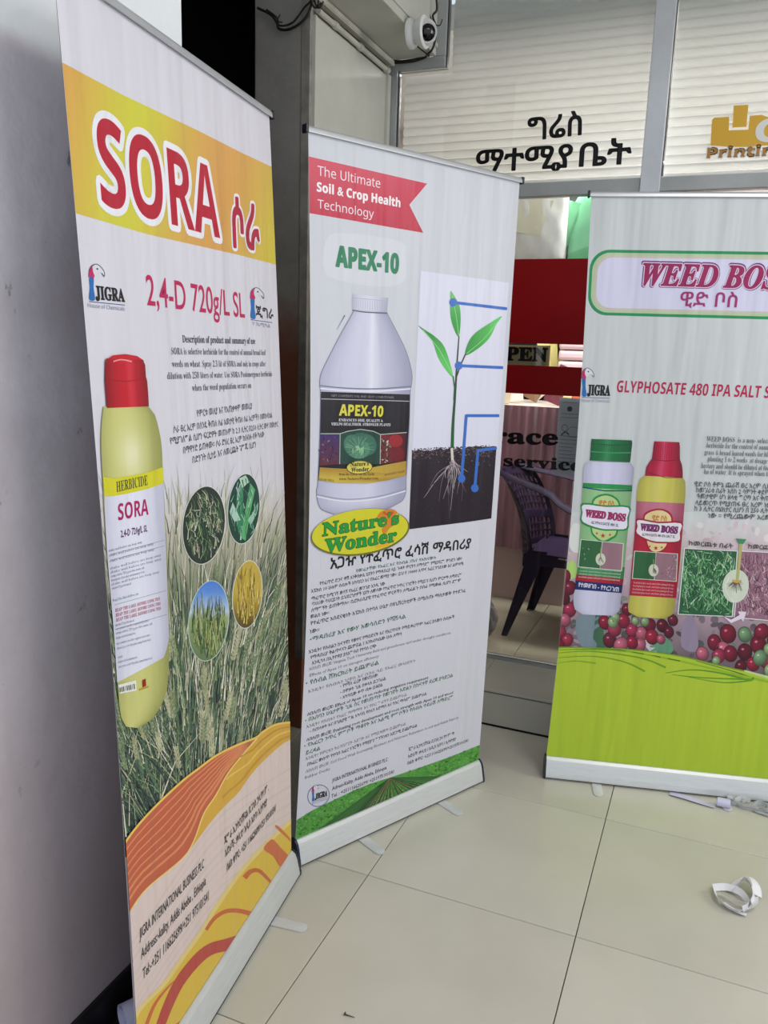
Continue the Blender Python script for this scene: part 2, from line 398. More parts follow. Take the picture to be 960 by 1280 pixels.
# aluminium shop-front frame
fr = empty('trim_1', (0, YG, STEP)); structure(fr)
def member(name, x0, x1, z0, z1, y0=3.370, y1=3.425, m=M_alu_frame, b=0.002):
    o = MB().box(x0, x1, y0-YG, y1-YG, z0-STEP, z1-STEP).build(name, m, fr, bevel=b); return o
member('jamb', -1.421, -1.374, STEP, 2.652)
member('transom', -1.374, 3.2, 2.136, 2.186)
member('glazing_bead', -1.374, -0.362, 2.186, 2.192, 3.385, 3.42, M_alu_light, 0.001)
member('glazing_bead', -0.288, 3.2, 2.186, 2.192, 3.385, 3.42, M_alu_light, 0.001)
member('mullion', -0.361, -0.289, STEP, 3.15, 3.362, 3.43, M_alu_light)
member('mullion', 0.95, 1.02, STEP, 3.15, 3.362, 3.43, M_alu_light)
member('head', -1.421, -1.1675, 2.652, 2.690)
member('jamb', -1.218, -1.167, 2.691, 3.15)
member('threshold', -1.374, 3.2, STEP, STEP+0.012, 3.385, 3.425, M_alu_frame, 0.001)
for x0, x1 in ((-1.373, -1.3705), (-0.3635, -0.3612), (-0.2888, -0.2862)):
    member('rubber_seal', x0, x1, 2.192, 2.65 if x0 < -1.3 else 3.149, 3.384, 3.392, M_black, 0)
member('rubber_seal', -1.1668, -1.1645, 2.65, 3.149, 3.384, 3.392, M_black, 0)

def plane_text(mbname, parent, items, m, y):
    """flat cut-vinyl lettering in the plane y; items: (text, L(x,z), R(x,z), cap h, style, offset, slant)"""
    V = []; F = []
    for it in items:
        P, f = lay_text(*it); n = len(V); V += [(p[0], y, p[1]) for p in P]; F += [tuple(n+i for i in q) for q in f]
    me = bpy.data.meshes.new(mbname); me.from_pydata(V, [], F); me.materials.append(m)
    o = bpy.data.objects.new(mbname, me); COL.objects.link(o); o.parent = parent
    bm = bmesh.new(); bm.from_mesh(me); r = bmesh.ops.extrude_face_region(bm, geom=list(bm.faces)); 
    for v in [g for g in r['geom'] if isinstance(g, bmesh.types.BMVert)]: v.co.y -= 0.0006
    bm.to_mesh(me); bm.free(); return o
GF = YG-0.004                                # front face of the glass
w1 = structure(empty('window_1'))
MB().prism([(-1.374, 2.19), (-0.361, 2.19), (-0.361, 3.15), (-1.167, 3.15), (-1.167, 2.652), (-1.374, 2.652)], 'y', YG-0.003, YG+0.003).build('pane', M_glass, w1)
plane_text('lettering', w1, [('ግሬስ', (-0.812, 2.352), (-0.603, 2.362), 0.078, 'plain', 0.022, 0, 4, True)], M_black_vinyl, GF)
plane_text('lettering', w1, [('ማተሚያ', (-1.020, 2.243), (-0.632, 2.245), 0.078, 'plain', 0.024, 0, 4, True), ('ቤት', (-0.600, 2.245), (-0.408, 2.247), 0.078, 'plain', 0.024, 0, 4, True)], M_black_vinyl, GF)
w2 = structure(empty('window_2'))
MB().box(-0.289, 0.95, YG-0.003, YG+0.003, 2.19, 3.15).build('pane', M_glass, w2)
def P2(x, y, Y=GF):
    """a point of the photograph on the vertical plane y = Y, as (x, z)"""
    d = _f*FPX + _r*(x-480) - _u*(y-640); k = Y/d[1]; return (d[0]*k, CH+d[2]*k)
def flat_poly(name, parent, loops, m, y, th=0.0006):
    mb = MB()
    for lp in loops: mb.prism([(p[0], p[1]) for p in lp], 'y', y-th, y)
    return mb.build(name, m, parent)
# gold emblem: a block with a card rising out of a slot, and a round monogram at its right
blk = [P2(*p) for p in ((888, 182), (890, 150), (893, 147), (911.5, 146), (911, 163), (935.5, 162), (937, 145), (952, 143.5), (962, 147), (968, 152), (968, 181), (930, 184))]
card = [P2(*p) for p in ((917, 132), (935.5, 131), (933, 158.5), (915.5, 159.5))]
flat_poly('emblem', w2, [blk, card], M_gold, GF)
plane_text('emblem_letter', w2, [('G', P2(943.5, 178), P2(977, 176), 0.077, 'bold', 0.015)], M_white, GF-0.0008)
M_goldtxt = mat('gold_outline_vinyl', (176, 122, 40), 0.4)
plane_text('lettering_edge', w2, [('Printing', P2(883.5, 197.5), P2(982, 193.5), 0.034, 'bold', 0.07)], M_white, GF-0.0008)
plane_text('lettering', w2, [('Printing', P2(883.5, 197.5), P2(982, 193.5), 0.034, 'bold', 0.0)], M_goldtxt, GF-0.0016)

d1 = structure(empty('door_1'))
MB().box(-1.374, -0.361, YG-0.003, YG+0.003, STEP+0.013, 2.135).build('pane', M_glass, d1)
def zat(y, x=690): return P2(x, y)[1]
bands = [(zat(323.5), zat(430)), (zat(458), zat(494))]
for za, zb in bands:
    MB().box(-1.37, -0.363, YG-0.0042, YG-0.0032, zb, za).build('red_band', M_red, d1)
plane_text('lettering', d1, [('Grace', P2(583, 552), P2(696.5, 556), 0.062, 'serif', 0.030)], M_black_vinyl, GF)
plane_text('lettering', d1, [('Printing service', P2(507, 573), P2(727, 589), 0.047, 'serif', 0.022)], M_black_vinyl, GF)
d2 = structure(empty('door_2'))
MB().box(-0.289, 0.95, YG-0.003, YG+0.003, STEP+0.013, 2.135).build('pane', M_glass, d2)
for za, zb in bands:
    MB().box(-0.288, 0.949, YG-0.0042, YG-0.0032, zb, za).build('red_band', M_red, d2)
w3 = structure(empty('window_3'))
MB().box(1.02, 3.2, YG-0.003, YG+0.003, STEP+0.013, 2.135).build('pane', M_glass, w3)
MB().box(1.02, 3.2, YG-0.003, YG+0.003, 2.19, 3.15).build('pane', M_glass, w3)

# ribbed white blinds behind the upper panes
def blind(x0, x1, label, x_notch=None):
    t = empty('venetian_blind', ((x0+x1)/2, YG+0.05, 2.19)); tag(t, label, 'blind', None)
    z = 2.178; k = 0; cache = {}
    while z < 3.13:
        a, b = x0, x1
        if x_notch and z > 2.64: a = x_notch
        a -= t.location.x; b -= t.location.x
        key = round(a, 3)
        if key not in cache:
            pr = [(0.004, 0.0), (-0.0075, 0.006), (-0.0095, 0.018), (-0.004, 0.031), (0.006, 0.0385), (0.0055, 0.0375), (-0.003, 0.030), (-0.0080, 0.018), (-0.006, 0.007), (0.0045, 0.0015)]
            cache[key] = MB().prism(pr, 'x', a, b).build('slat', M_slat, t, smooth=50)
            s = cache[key]
        else:
            s = bpy.data.objects.new('slat', cache[key].data); COL.objects.link(s); s.parent = t
        s.location = (0, 0, z-2.19); z += 0.0335; k += 1
    MB().box(a, b, 0.006, 0.03, 3.10-2.19, 3.145-2.19).build('head_rail', M_white, t)
    for xx in (0.12, 0.5, 0.88):
        q = x0+(x1-x0)*xx-t.location.x; MB().tube([(q, 0.008, 0.01), (q, 0.008, 0.93)], 0.0008, 5).build('cord', M_white, t)
    return t
blind(-1.366, -0.364, 'white ribbed blind behind the glass with black lettering', -1.16)
blind(-0.286, 0.945, 'white ribbed blind behind the glass with the gold emblem')
blind(1.025, 3.19, 'white ribbed blind furthest right, beyond the second mullion')

# ================================================================ ROLL-UP BANNERS
class Banner:
    """one roll-up banner; u runs along its width (0..W), v up from the floor"""
    def __init__(s, label, base, ang, H, ln, lt, W=0.798, curl=None, end_u=0.0, inset=0.0):
        s.inset = inset
        s.W = W; s.H = H; s.ln = ln; s.lt = lt; s.curl = curl or (lambda u, v: 0*u)
        x, y = base[0]-math.cos(ang)*end_u, base[1]-math.sin(ang)*end_u
        s.root = empty('roll_up_banner', (x, y, 0), ang); tag(s.root, label, 'banner', None)
        s.o = np.array([x, y, 0.0]); s.ex = np.array([math.cos(ang), math.sin(ang), 0]); s.ey = np.array([-math.sin(ang), math.cos(ang), 0]); s.ez = np.array([0, 0, 1.0])
    def pos(s, u, v, off=0.0):
        u = np.asarray(u, float); v = np.asarray(v, float)
        return np.stack([u + s.lt*v/s.H + s._in(u, v), s.ln*v/s.H - s.curl(u, v) - off, v], -1)
    def _in(s, u, v): return s.inset*np.sin(np.pi*np.clip(v/s.H, 0, 1))*np.clip(1-u/s.W, 0, 1)**2
    def px2uv(s, pts):
        pts = np.asarray(pts, float); d = _f*FPX + np.outer(pts[:, 0]-480, _r) - np.outer(pts[:, 1]-640, _u)
        D = np.stack([d@s.ex, d@s.ey, d@s.ez], -1); c = np.array([0, 0, CH])-s.o; C = np.array([c@s.ex, c@s.ey, c@s.ez])
        u = np.full(len(pts), s.W/2); v = np.full(len(pts), 1.0)
        for _ in range(12):
            depth = s.ln*v/s.H - s.curl(u, v)
            t = (depth-C[1])/D[:, 1]; v = C[2]+t*D[:, 2]; u = C[0]+t*D[:, 0]-s.lt*v/s.H-s._in(u, v)
        return np.stack([u, v], -1)
    def normals(s, u, v):
        e = 1e-3
        du = s.pos(u+e, v)-s.pos(u-e, v); dv = s.pos(u, v+e)-s.pos(u, v-e)
        n = np.cross(du, dv); return n/np.linalg.norm(n, axis=1)[:, None]

LAYER = 0.00016
class Art:
    """flat print on a banner: coloured shapes that follow the sheet"""
    def __init__(s, B, name, base=1, px=True):
        s.B = B; s.name = name; s.base = base; s.px = px; s.V = []; s.F = []; s.C = []; s.K = []     # K: layer
    def _uv(s, pts):
        return s.B.px2uv(pts) if s.px else np.asarray(pts, float)
    def add(s, uv, faces, cols, layer, lvl=False):
        n = len(s.V)
        s.V += [tuple(p) for p in uv]; s.F += [tuple(n+i for i in f) for f in faces]; s.C += list(cols); lv = DIL.pop('lv', None) if lvl else None
        s.K += [s.base+layer+q for q in lv] if lv else [s.base+layer]*len(uv)
    def poly(s, pts, col, layer=0, colf=None, smooth=0):
        if smooth: pts = smooth_loop(pts, smooth)
        f = tessellate_polygon([[Vector((p[0], p[1], 0)) for p in pts]])
        cols = [alb(colf(*p)) if colf else alb(col) for p in pts]
        s.add(s._uv(pts), f, cols, layer)
    def ellipse(s, cx, cy, rx, ry, rot=0, col=(0, 0, 0), layer=0, colf=None, n=28, rings=1):
        pts = [(cx, cy)]; cr, sr = math.cos(R(rot)), math.sin(R(rot))
        for k in range(1, rings+1):
            for i in range(n):
                a = 2*math.pi*i/n; x = rx*math.cos(a)*k/rings; y = ry*math.sin(a)*k/rings; pts.append((cx+x*cr-y*sr, cy+x*sr+y*cr))
        F = [(0, 1+i, 1+(i+1) % n) for i in range(n)]
        for k in range(1, rings):
            a = 1+(k-1)*n; b = 1+k*n
            F += [(a+i, b+i, b+(i+1) % n, a+(i+1) % n) for i in range(n)]
        s.add(s._uv(pts), F, [alb(colf(*p)) if colf else alb(col) for p in pts], layer)
    def grid(s, TL, TR, BR, BL, nx, ny, colf, layer=0):
        """colf(s, t): s left->right, t top->bottom"""
        q = [np.array(p, float) for p in (TL, TR, BR, BL)]; pts = []; cols = []
        for j in range(ny+1):
            for i in range(nx+1):
                a, b = i/nx, j/ny
                pts.append((q[0]*(1-a)+q[1]*a)*(1-b)+(q[3]*(1-a)+q[2]*a)*b); cols.append(alb(colf(a, b)))
        F = [(j*(nx+1)+i, (j+1)*(nx+1)+i, (j+1)*(nx+1)+i+1, j*(nx+1)+i+1) for j in range(ny) for i in range(nx)]
        s.add(s._uv(pts), F, cols, layer)
    def lofted(s, left, right, nx, colf, layer=0):
        """a picture between two outlines given point by point (for bottles)"""
        pts = []; cols = []; ny = len(left)-1
        for j in range(ny+1):
            for i in range(nx+1):
                a = i/nx; pts.append((left[j][0]*(1-a)+right[j][0]*a, left[j][1]*(1-a)+right[j][1]*a)); cols.append(alb(colf(a, j/ny)))
        F = [(j*(nx+1)+i, (j+1)*(nx+1)+i, (j+1)*(nx+1)+i+1, j*(nx+1)+i+1) for j in range(ny) for i in range(nx)]
        s.add(s._uv(pts), F, cols, layer)
    def stroke(s, pts, w, col, layer=0, smooth=0, closed=False, w1=None, col1=None):
        if smooth: pts = smooth_loop(pts, smooth) if closed else smooth_path(pts, smooth)
        P = [np.array(p, float) for p in pts]; n = len(P); A = []; B_ = []; cols = []
        for i, p in enumerate(P):
            t = (P[(i+1) % n]-P[i-1]) if closed else (P[min(i+1, n-1)]-P[max(i-1, 0)])
            t = t/(np.hypot(*t)+1e-9); nn = np.array([-t[1], t[0]]); k = i/max(n-1, 1)
            ww = w if w1 is None else w*(1-k)+w1*k
            A.append(p+nn*ww/2); B_.append(p-nn*ww/2)
            c = col if col1 is None else tuple(a*(1-k)+b*k for a, b in zip(col, col1)); cols.append(alb(c))
        F = [(i, i+1, n+i+1, n+i) for i in range(n-1)]
        if closed: F.append((n-1, 0, n, 2*n-1))
        s.add(s._uv(A+B_), F, cols+cols, layer)
    def text(s, txt, Lp, Rp, h, col, style='plain', offset=0.0, slant=0.0, layer=0, res=2, outline=None, eth=False):
        """Lp, Rp: ends of the base line; h: height of a capital, all in the units of this Art"""
        if s.px:
            q = s.B.px2uv([Lp, Rp, (Lp[0], Lp[1]-h)]); hh = q[2][1]-q[0][1]; a, b = q[0], q[1]
        else: a, b, hh = Lp, Rp, h
        if outline:
            oc, oo = outline; P, F = lay_text(txt, a, b, hh, style, oo, slant, res, eth); s.add(P, F, [alb(oc)]*len(P), layer, True)
            P, F = lay_text(txt, a, b, hh, style, offset, slant, res, eth); s.add(P, F, [alb(col)]*len(P), layer+1, True); return
        P, F = lay_text(txt, a, b, hh, style, offset, slant, res, eth); s.add(P, F, [alb(col)]*len(P), layer, True)
    def build(s, parent, fine=True):
        V = np.array(s.V); B = s.B
        bm = bmesh.new(); cl = bm.verts.layers.float_color.new('ink'); kl = bm.verts.layers.float.new('layer')
        vs = []
        for (u, v), c, k in zip(s.V, s.C, s.K):
            q = bm.verts.new((u, 0, v)); q[cl] = (*c, 1); q[kl] = k; vs.append(q)
        for f in s.F:
            try: bm.faces.new([vs[i] for i in f])
            except ValueError: pass
        lo = V.min(0); hi = V.max(0)
        def cut(co, no, clear=False):
            bmesh.ops.bisect_plane(bm, geom=list(bm.verts)+list(bm.edges)+list(bm.faces), dist=1e-7, plane_co=co, plane_no=no, clear_outer=clear)
        e = 0.0006
        if lo[0] < e: cut((e, 0, 0), (-1, 0, 0), True)
        if hi[0] > B.W-e: cut((B.W-e, 0, 0), (1, 0, 0), True)
        if lo[1] < 0.078: cut((0, 0, 0.078), (0, 0, -1), True)
        if hi[1] > B.H-0.012: cut((0, 0, B.H-0.012), (0, 0, 1), True)
        if fine and hi[0]-lo[0] > 0.06:
            k = math.ceil(lo[0]/0.04)
            while k*0.04 < hi[0]: cut((k*0.04, 0, 0), (1, 0, 0)); k += 1
        if fine and hi[1]-lo[1] > 0.25:
            k = math.ceil(lo[1]/0.16)
            while k*0.16 < hi[1]: cut((0, 0, k*0.16), (0, 0, 1)); k += 1
        me = bpy.data.meshes.new(s.name); bm.to_mesh(me); bm.free()
        n = len(me.vertices); co = np.zeros(n*3); me.vertices.foreach_get('co', co); co = co.reshape(-1, 3); u, v = co[:, 0], co[:, 2]
        lay = np.zeros(n); me.attributes['layer'].data.foreach_get('value', lay)
        finish_sheet(B, me, u, v, lay*LAYER)
        o = bpy.data.objects.new(s.name, me); COL.objects.link(o); o.parent = parent; return o

def line_art(B, name, base, items):
    """each line of small lettering is a mesh of its own; items: (text, left, right, height, colour, style, offset, ethiopic)"""
    for t, l, r, h, c, st, off, eth in items:
        A = Art(B, name, base); A.text(t, l, r, h, c, st, offset=off, res=1 if h < 9 else 2, eth=eth); A.build(B.fabric)

def finish_sheet(B, me, u, v, off):
    P = B.pos(u, v, 0.0); N = B.normals(u, v); P = P + N*off[:, None]*1.0
    me.vertices.foreach_set('co', P.ravel()); me.update()
    # all faces look to the front
    bm = bmesh.new(); bm.from_mesh(me)
    for f in bm.faces:
        f.normal_update()
        if f.normal.y > 0: f.normal_flip()
    bm.to_mesh(me); bm.free()
    uvl = me.uv_layers.new(name='sheet'); li = np.zeros(len(me.loops), int); me.loops.foreach_get('vertex_index', li)
    uvl.data.foreach_set('uv', np.stack([u[li]+B.seed, v[li]], -1).ravel())
    me.materials.append(PRINT)
    me.polygons.foreach_set('use_smooth', [True]*len(me.polygons))
    me.normals_split_custom_set_from_vertices([tuple(x) for x in N])

M_back = mat('grey_banner_back', (150, 150, 156), 0.6)
def make_banner(label, base, ang, H, ln, lt, curl, end_u=0.0, seed=0.0, colf=lambda u, v: (205, 203, 212), feet=(0.2, 0.62), foot_len=0.125, cap=M_blackpl, foot_tw=0.0, inset=0.0):
    B = Banner(label, base, ang, H, ln, lt, curl=curl, end_u=end_u, inset=inset); B.seed = seed; W = B.W; root = B.root
    nu, nv = 44, 50
    U, Vv = np.meshgrid(np.linspace(0, W, nu+1), np.linspace(0.066, H-0.006, nv+1)); u = U.ravel(); v = Vv.ravel()
    me = bpy.data.meshes.new('fabric'); P = B.pos(u, v)
    F = [(j*(nu+1)+i, j*(nu+1)+i+1, (j+1)*(nu+1)+i+1, (j+1)*(nu+1)+i) for j in range(nv) for i in range(nu)]
    me.from_pydata([tuple(p) for p in P], [], F)
    at = me.color_attributes.new('ink', 'FLOAT_COLOR', 'POINT')
    at.data.foreach_set('color', np.array([(*alb(colf(a, b)), 1) for a, b in zip(u, v)]).ravel())
    finish_sheet(B, me, u, v, np.zeros(len(u)))
    fab = bpy.data.objects.new('fabric', me); COL.objects.link(fab); fab.parent = root; B.fabric = fab
    # grey back of the sheet
    N = B.normals(u, v); Pb = P - N*0.0008; mb = MB(); mb.v = [tuple(p) for p in Pb]; mb.f = [f[::-1] for f in F]
    mb.build('backing', M_back, fab, smooth=180, fix=False)
    # top rail: clamp profile over the sheet's upper edge
    yt = ln; x0 = lt
    rail = MB().prism([(yt-0.008, H-0.012), (yt-0.0075, H-0.003), (yt-0.004, H+0.003), (yt+0.002, H+0.004), (yt+0.007, H), (yt+0.008, H-0.010), (yt+0.003, H-0.012), (yt+0.003, H-0.006), (yt-0.004, H-0.006), (yt-0.005, H-0.012)],
                      'x', x0-0.004, x0+W+0.004).build('top_rail', M_rail, root, smooth=60)
    for xx in (x0-0.012, x0+W+0.004):
        MB().box(xx, xx+0.008, yt-0.010, yt+0.010, H-0.015, H+0.006).build('end_cap', M_blackpl, rail, bevel=0.0025)
    # cassette: aluminium extrusion with a sloping, ribbed front
    pr = [(-0.050, 0.0), (-0.050, 0.012), (-0.047, 0.016), (-0.047, 0.022), (-0.044, 0.026), (-0.036, 0.050), (-0.026, 0.066), (-0.012, 0.074), (-0.005, 0.075), (-0.005, 0.070), (0.006, 0.070), (0.006, 0.075), (0.020, 0.074), (0.036, 0.062), (0.046, 0.040), (0.050, 0.0)]
    pr = [(a*0.62, b) for a, b in pr]; sh = 0.004
    cas = MB().prism([(a, b+sh) for a, b in pr], 'x', 0.004, W-0.004).build('cassette', M_alu, root, smooth=25)
    MB().box(0.006, W-0.006, -0.0322, -0.0309, sh+0.0015, sh+0.0035).build('groove', M_gap, cas)
    for xx in (-0.004, W-0.004):
        pc = [(a*1.06, b*1.04+sh-0.001) for a, b in pr if b != 0.070]
        MB().prism(pc, 'x', xx, xx+0.008).build('end_cap', cap, cas, bevel=0.001)
    # fold-out feet
    for fu in feet:
        ft = MB(); w = 0.017; y0 = 0.028; y1 = -0.03-foot_len; n = 8
        loop = [(w, y0), (-w, y0), (-w, y1+w)] + [(-w*math.cos(math.pi*k/n), y1+w-w*math.sin(math.pi*k/n)) for k in range(1, n)] + [(w, y1+w)]
        ft.prism(loop, 'z', 0.0, 0.0045)
        f = ft.build('foot', M_alu, root, smooth=40, bevel=0.0012); f.location = (fu, 0, 0); f.rotation_euler = (0, 0, foot_tw)
    # support pole behind the sheet
    pl = MB().tube([(W*0.5, 0.022, 0.078), (W*0.5+lt, ln+0.018, H-0.02)], [0.0075, 0.006], 12).build('pole', M_alu, root, smooth=40)
    MB().box(W*0.5+lt-0.018, W*0.5+lt+0.018, ln+0.006, ln+0.026, H-0.03, H-0.006).build('pole_clip', M_blackpl, pl, bevel=0.002)
    return B

# ---------------------------------------------------------------- banner 1: herbicide banner nearest the wall
rnd = random.Random(11)
def mix(a, b, t):
    t = max(0, min(1, t)); return tuple(x*(1-t)+y*t for x, y in zip(a, b))
def jit(c, d, r=rnd):
    k = r.uniform(-d, d); return tuple(max(0, min(255, x+k+r.uniform(-d, d)*0.3)) for x in c)
def interp(pts, x):
    for (x0, y0), (x1, y1) in zip(pts, pts[1:]):
        if x <= x1: return y0+(y1-y0)*max(0, (x-x0))/(x1-x0)
    return pts[-1][1]
WHITE = (214, 211, 220)
B1 = make_banner('roll-up banner with red SORA title on yellow band and wheat field, beside left wall',
                 (-1.0142, 1.8613), 1.6919, 2.0714, 0.0669, -0.0228,
                 lambda u, v: 0.013*np.sin(np.pi*np.clip(v/2.07, 0, 1)), end_u=0.798, seed=0.0, colf=lambda u, v: WHITE, feet=(0.18, 0.595), foot_len=0.10)
def JIGRA(B, x, y, k, ry=0.0, amh=False, base=4):
    """bird's-neck logo with its name; (x, y) foot of the neck, k scale, in photograph units"""
    def T(pts): return [(x+a*k, y+(b+ry*a)*k) for a, b in pts]
    A = Art(B, 'logo_print', base)
    A.poly(T([(0, 0), (10, 0), (8, -20), (8, -38), (4, -42), (0, -36), (1, -20)]), (35, 105, 175), 0, smooth=4)
    A.poly(T([(-1, -38), (0, -52), (5, -58), (9, -60), (6, -50), (9, -42), (7, -36), (3, -40)]), (190, 30, 95), 1, smooth=4)
    A.poly(T([(6, -59), (14, -61), (22, -56), (27, -50), (26, -42), (22, -48), (15, -47), (10, -42), (7, -48)]), (215, 214, 222), 1, smooth=4)
    A.stroke(T([(0, -50), (4, -58), (12, -62), (20, -58), (26, -50), (26, -42), (22, -47)]), 1.3*k, (70, 65, 80), 2, smooth=4)
    A.ellipse(*T([(14, -54)])[0], 1.7*k, 1.7*k, 0, (40, 40, 50), 2, n=8)
    if amh: A.text('ጂግራ', T([(11, -4)])[0], T([(46, -4)])[0], 19*k, (25, 22, 30), offset=0.02, eth=True)
    else: A.text('JIGRA', T([(12, -2)])[0], T([(62, -2)])[0], 22*k, (22, 20, 26), 'serif', offset=0.03)
    A.stroke(T([(0, 4), (62 if not amh else 44, 4)]), 1.2*k, (60, 80, 150), 0)
    if amh: A.text('ሃ ኬሚካል', T([(4, 15)])[0], T([(40, 15)])[0], 7*k, (120, 135, 160), eth=True)
    else: A.text('House of Chemicals', T([(-2, 14)])[0], T([(62, 14)])[0], 7*k, (130, 140, 165), 'thin')
    return A.build(B.fabric)

A = Art(B1, 'yellow_band_print', 1)
OR, YE = (214, 158, 82), (206, 202, 62)
def band(a, b):
    w = 0.5+0.5*math.cos(2*math.pi*(a*1.28+b*0.10)+0.25); return mix(YE, OR, w**0.9)
top = [(60, 70), (74, 76), (154, 119), (247, 163), (300, 190), (347, 212), (360, 217)]
bot = [(60, 255), (93, 266), (185, 293), (247, 307), (300, 319), (353, 333), (368, 337)]
xsb = [50+i*6.5 for i in range(50)]
N_ = len(xsb)
g = [[(x+(1-j/8)*0.0, interp(top, x)*(1-j/8)+interp(bot, x)*(j/8)) for x in xsb] for j in range(9)]
pts = [p for row in g for p in row]; cols = [alb(band((x-70)/285, j/8)) for j in range(9) for x in xsb]
A.add(A._uv(pts), [(j*N_+i, (j+1)*N_+i, (j+1)*N_+i+1, j*N_+i+1) for j in range(8) for i in range(N_-1)], cols, 0)
A.build(B1.fabric)
A = Art(B1, 'title_lettering', 3)
A.text('SORA', (127, 255), (275, 298), 108, (180, 14, 46), 'bold', 0.0, outline=((232, 232, 238), 0.062), res=6)
A.text('ሶራ', (292, 308), (324, 312), 54, (176, 26, 60), 'plain', 0.028, slant=0.1, outline=((232, 232, 238), 0.075), res=6, eth=True)
A.build(B1.fabric)
JIGRA(B1, 111, 374, 0.72, ry=0.10); JIGRA(B1, 313, 397, 0.62, ry=0.14, amh=True)
A = Art(B1, 'strength_lettering', 3)
A.text('2,4-D 720g/L SL', (184, 381), (306, 397), 37, (186, 24, 84), 'plain', 0.008, res=5); A.build(B1.fabric)
DK = (58, 54, 62); IT = []
for t, l, r, h, st in (('Description of product and summary of use', (228, 428), (319, 430), 9, 'serif'),
                   ('SORA is selective herbicide for the control of annual broad leaf', (214, 443), (332, 444), 8.6, 'serif'),
                   ('weeds on wheat. Spray 2.3 lit of SORA and mix in crops after', (215, 459), (332, 458), 8.6, 'serif'),
                   ('dilution with 250 liters of water. Use SORA Postemergence herbicide', (209, 474), (340, 470.5), 8.6, 'serif'),
                   ('when the weed population occurs on', (240, 489), (314, 485), 8.6, 'serif')):
    IT.append((t, l, r, h, DK, st, -0.006 if 'Desc' not in t else 0.008, False))
for t, l, r, h in (('የምርቱ መለያ እና የአጠቃቀም መመሪያ', (246, 521), (315, 511), 8), ('ሶራ ፀረ አረም በስንዴ ቅጠለ ሰፊ አመታዊ ቅጠለ ሰፊ አረሞችን በመከላከል', (217, 541), (340, 522), 8),
                   ('የሚያገለግል ሲሆን ፍርድዎት መጠኑም ከ 2.3 ሊትር በ250 ሊትር ውሃ በሄክታር', (212.5, 555.5), (347.5, 533), 8),
                   ('በማዋሃድ ይጠቀሙ። ሶራ ድህረ ፀረ አረም ከሰብሉ ብቅ ካለው', (229, 567), (330, 546), 8), ('በድንገት ሲታይ እና ለመረጨት ዝግጁ ሲሆን', (240.6, 579), (320, 559), 8)):
    IT.append((t, l, r, h, (64, 60, 70), 'plain', 0.010, True))
line_art(B1, 'description_lettering', 3, IT)

# wheat field: ground tone, then thousands of printed blades
A = Art(B1, 'wheat_field_print', 1)
def field(a, b):
    y = 590+b*480
    c = mix(WHITE, (196, 190, 176), (y-595)/70)
    c = mix(c, (146, 146, 126), (y-650)/70); c = mix(c, (78, 94, 76), (y-715)/70); c = mix(c, (34, 42, 46), (y-820)/70)
    if a > 0.8: c = mix(c, (52, 74, 62), (a-0.8)*3.2*max(0, min(1, (y-660)/90)))
    return c
A.grid((118, 612), (366, 596), (366, 1010), (146, 1075), 26, 34, field, 0)
for k in range(4200):
    x = rnd.uniform(120, 366); y = rnd.uniform(618, 1060) if k % 3 else rnd.uniform(760, 1000)
    d = (y-610)/430
    if rnd.random() > 0.25+d*1.3: continue
    L_ = rnd.uniform(28, 84)*(0.6+0.6*d); lean = rnd.gauss((x-245)/320, 0.12)
    if y > 915 and x < 230: lean = rnd.gauss(-0.5, 0.5)
    pal = [(206, 200, 176), (178, 178, 146), (122, 142, 104), (84, 112, 84), (58, 84, 70), (232, 228, 210), (46, 54, 60)]
    wts = [2.6*(1-d)+.25, 2.8*(1-d)+.5, 2.2, 2.6*d+.6, 3.4*d, 1.4*(1-d)+.15, 3.6*d]
    c = jit(rnd.choices(pal, wts)[0], 14)
    top_ = (x+L_*lean, y-L_); mid = (x+L_*lean*0.35, y-L_*0.55)
    A.stroke([(x, y), mid, top_], rnd.uniform(0.6, 1.8)*(0.7+0.5*d), c, rnd.randint(1, 5), w1=0.2)
for k in range(46):                       # ears of wheat
    x = rnd.uniform(150, 356); y = rnd.uniform(735, 975); lean = rnd.gauss((x-250)/330, 0.12); n = rnd.randint(5, 9)
    c0 = rnd.choice([(158, 160, 122), (132, 144, 106), (112, 130, 96), (176, 174, 140)])
    for i in range(n):
        cy = y-i*4.6; cx = x+(y-cy)*lean
        for sg in (-1, 1): A.ellipse(cx+sg*1.7, cy, 1.3, 3.1, sg*24+lean*40, jit(c0, 14), 6, n=7)
        A.stroke([(cx, cy), (cx+lean*26+rnd.uniform(-7, 7), cy-24)], 0.7, jit(mix(c0, (235, 232, 215), 0.4), 10), 5, w1=0.2)
A.build(B1.fabric)
def oval(name, cx, cy, rx, ry, rot, base, paint, ring=(222, 226, 216)):
    A = Art(B1, name, 9); A.ellipse(cx, cy, rx+0.9, ry+0.9, rot, ring, 0, n=40); A.ellipse(cx, cy, rx, ry, rot, base, 1, n=40, rings=4, colf=paint if callable(paint) else None)
    return A
def in_oval(cx, cy, rx, ry, x, y): return ((x-cx)/rx)**2+((y-cy)/ry)**2 < 0.86
A = oval('grass_inset_print', 254, 656.5, 26, 48.5, 6, (38, 52, 46), None)
for k in range(330):
    x = rnd.uniform(230, 278); y = rnd.uniform(612, 702); l = rnd.uniform(10, 26); an = rnd.gauss(-1.9, 0.6)
    x2, y2 = x+l*math.cos(an)*0.6, y+l*math.sin(an)
    if in_oval(254, 656.5, 26, 48.5, x, y) and in_oval(254, 656.5, 26, 48.5, x2, y2):
        A.stroke([(x, y), ((x+x2)/2+2, (y+y2)/2), (x2, y2)], rnd.uniform(0.7, 1.7), jit(rnd.choice([(60, 92, 66), (92, 124, 84), (150, 160, 128), (196, 190, 168), (40, 70, 52)]), 14), rnd.randint(2, 4), w1=0.3)
A.build(B1.fabric)
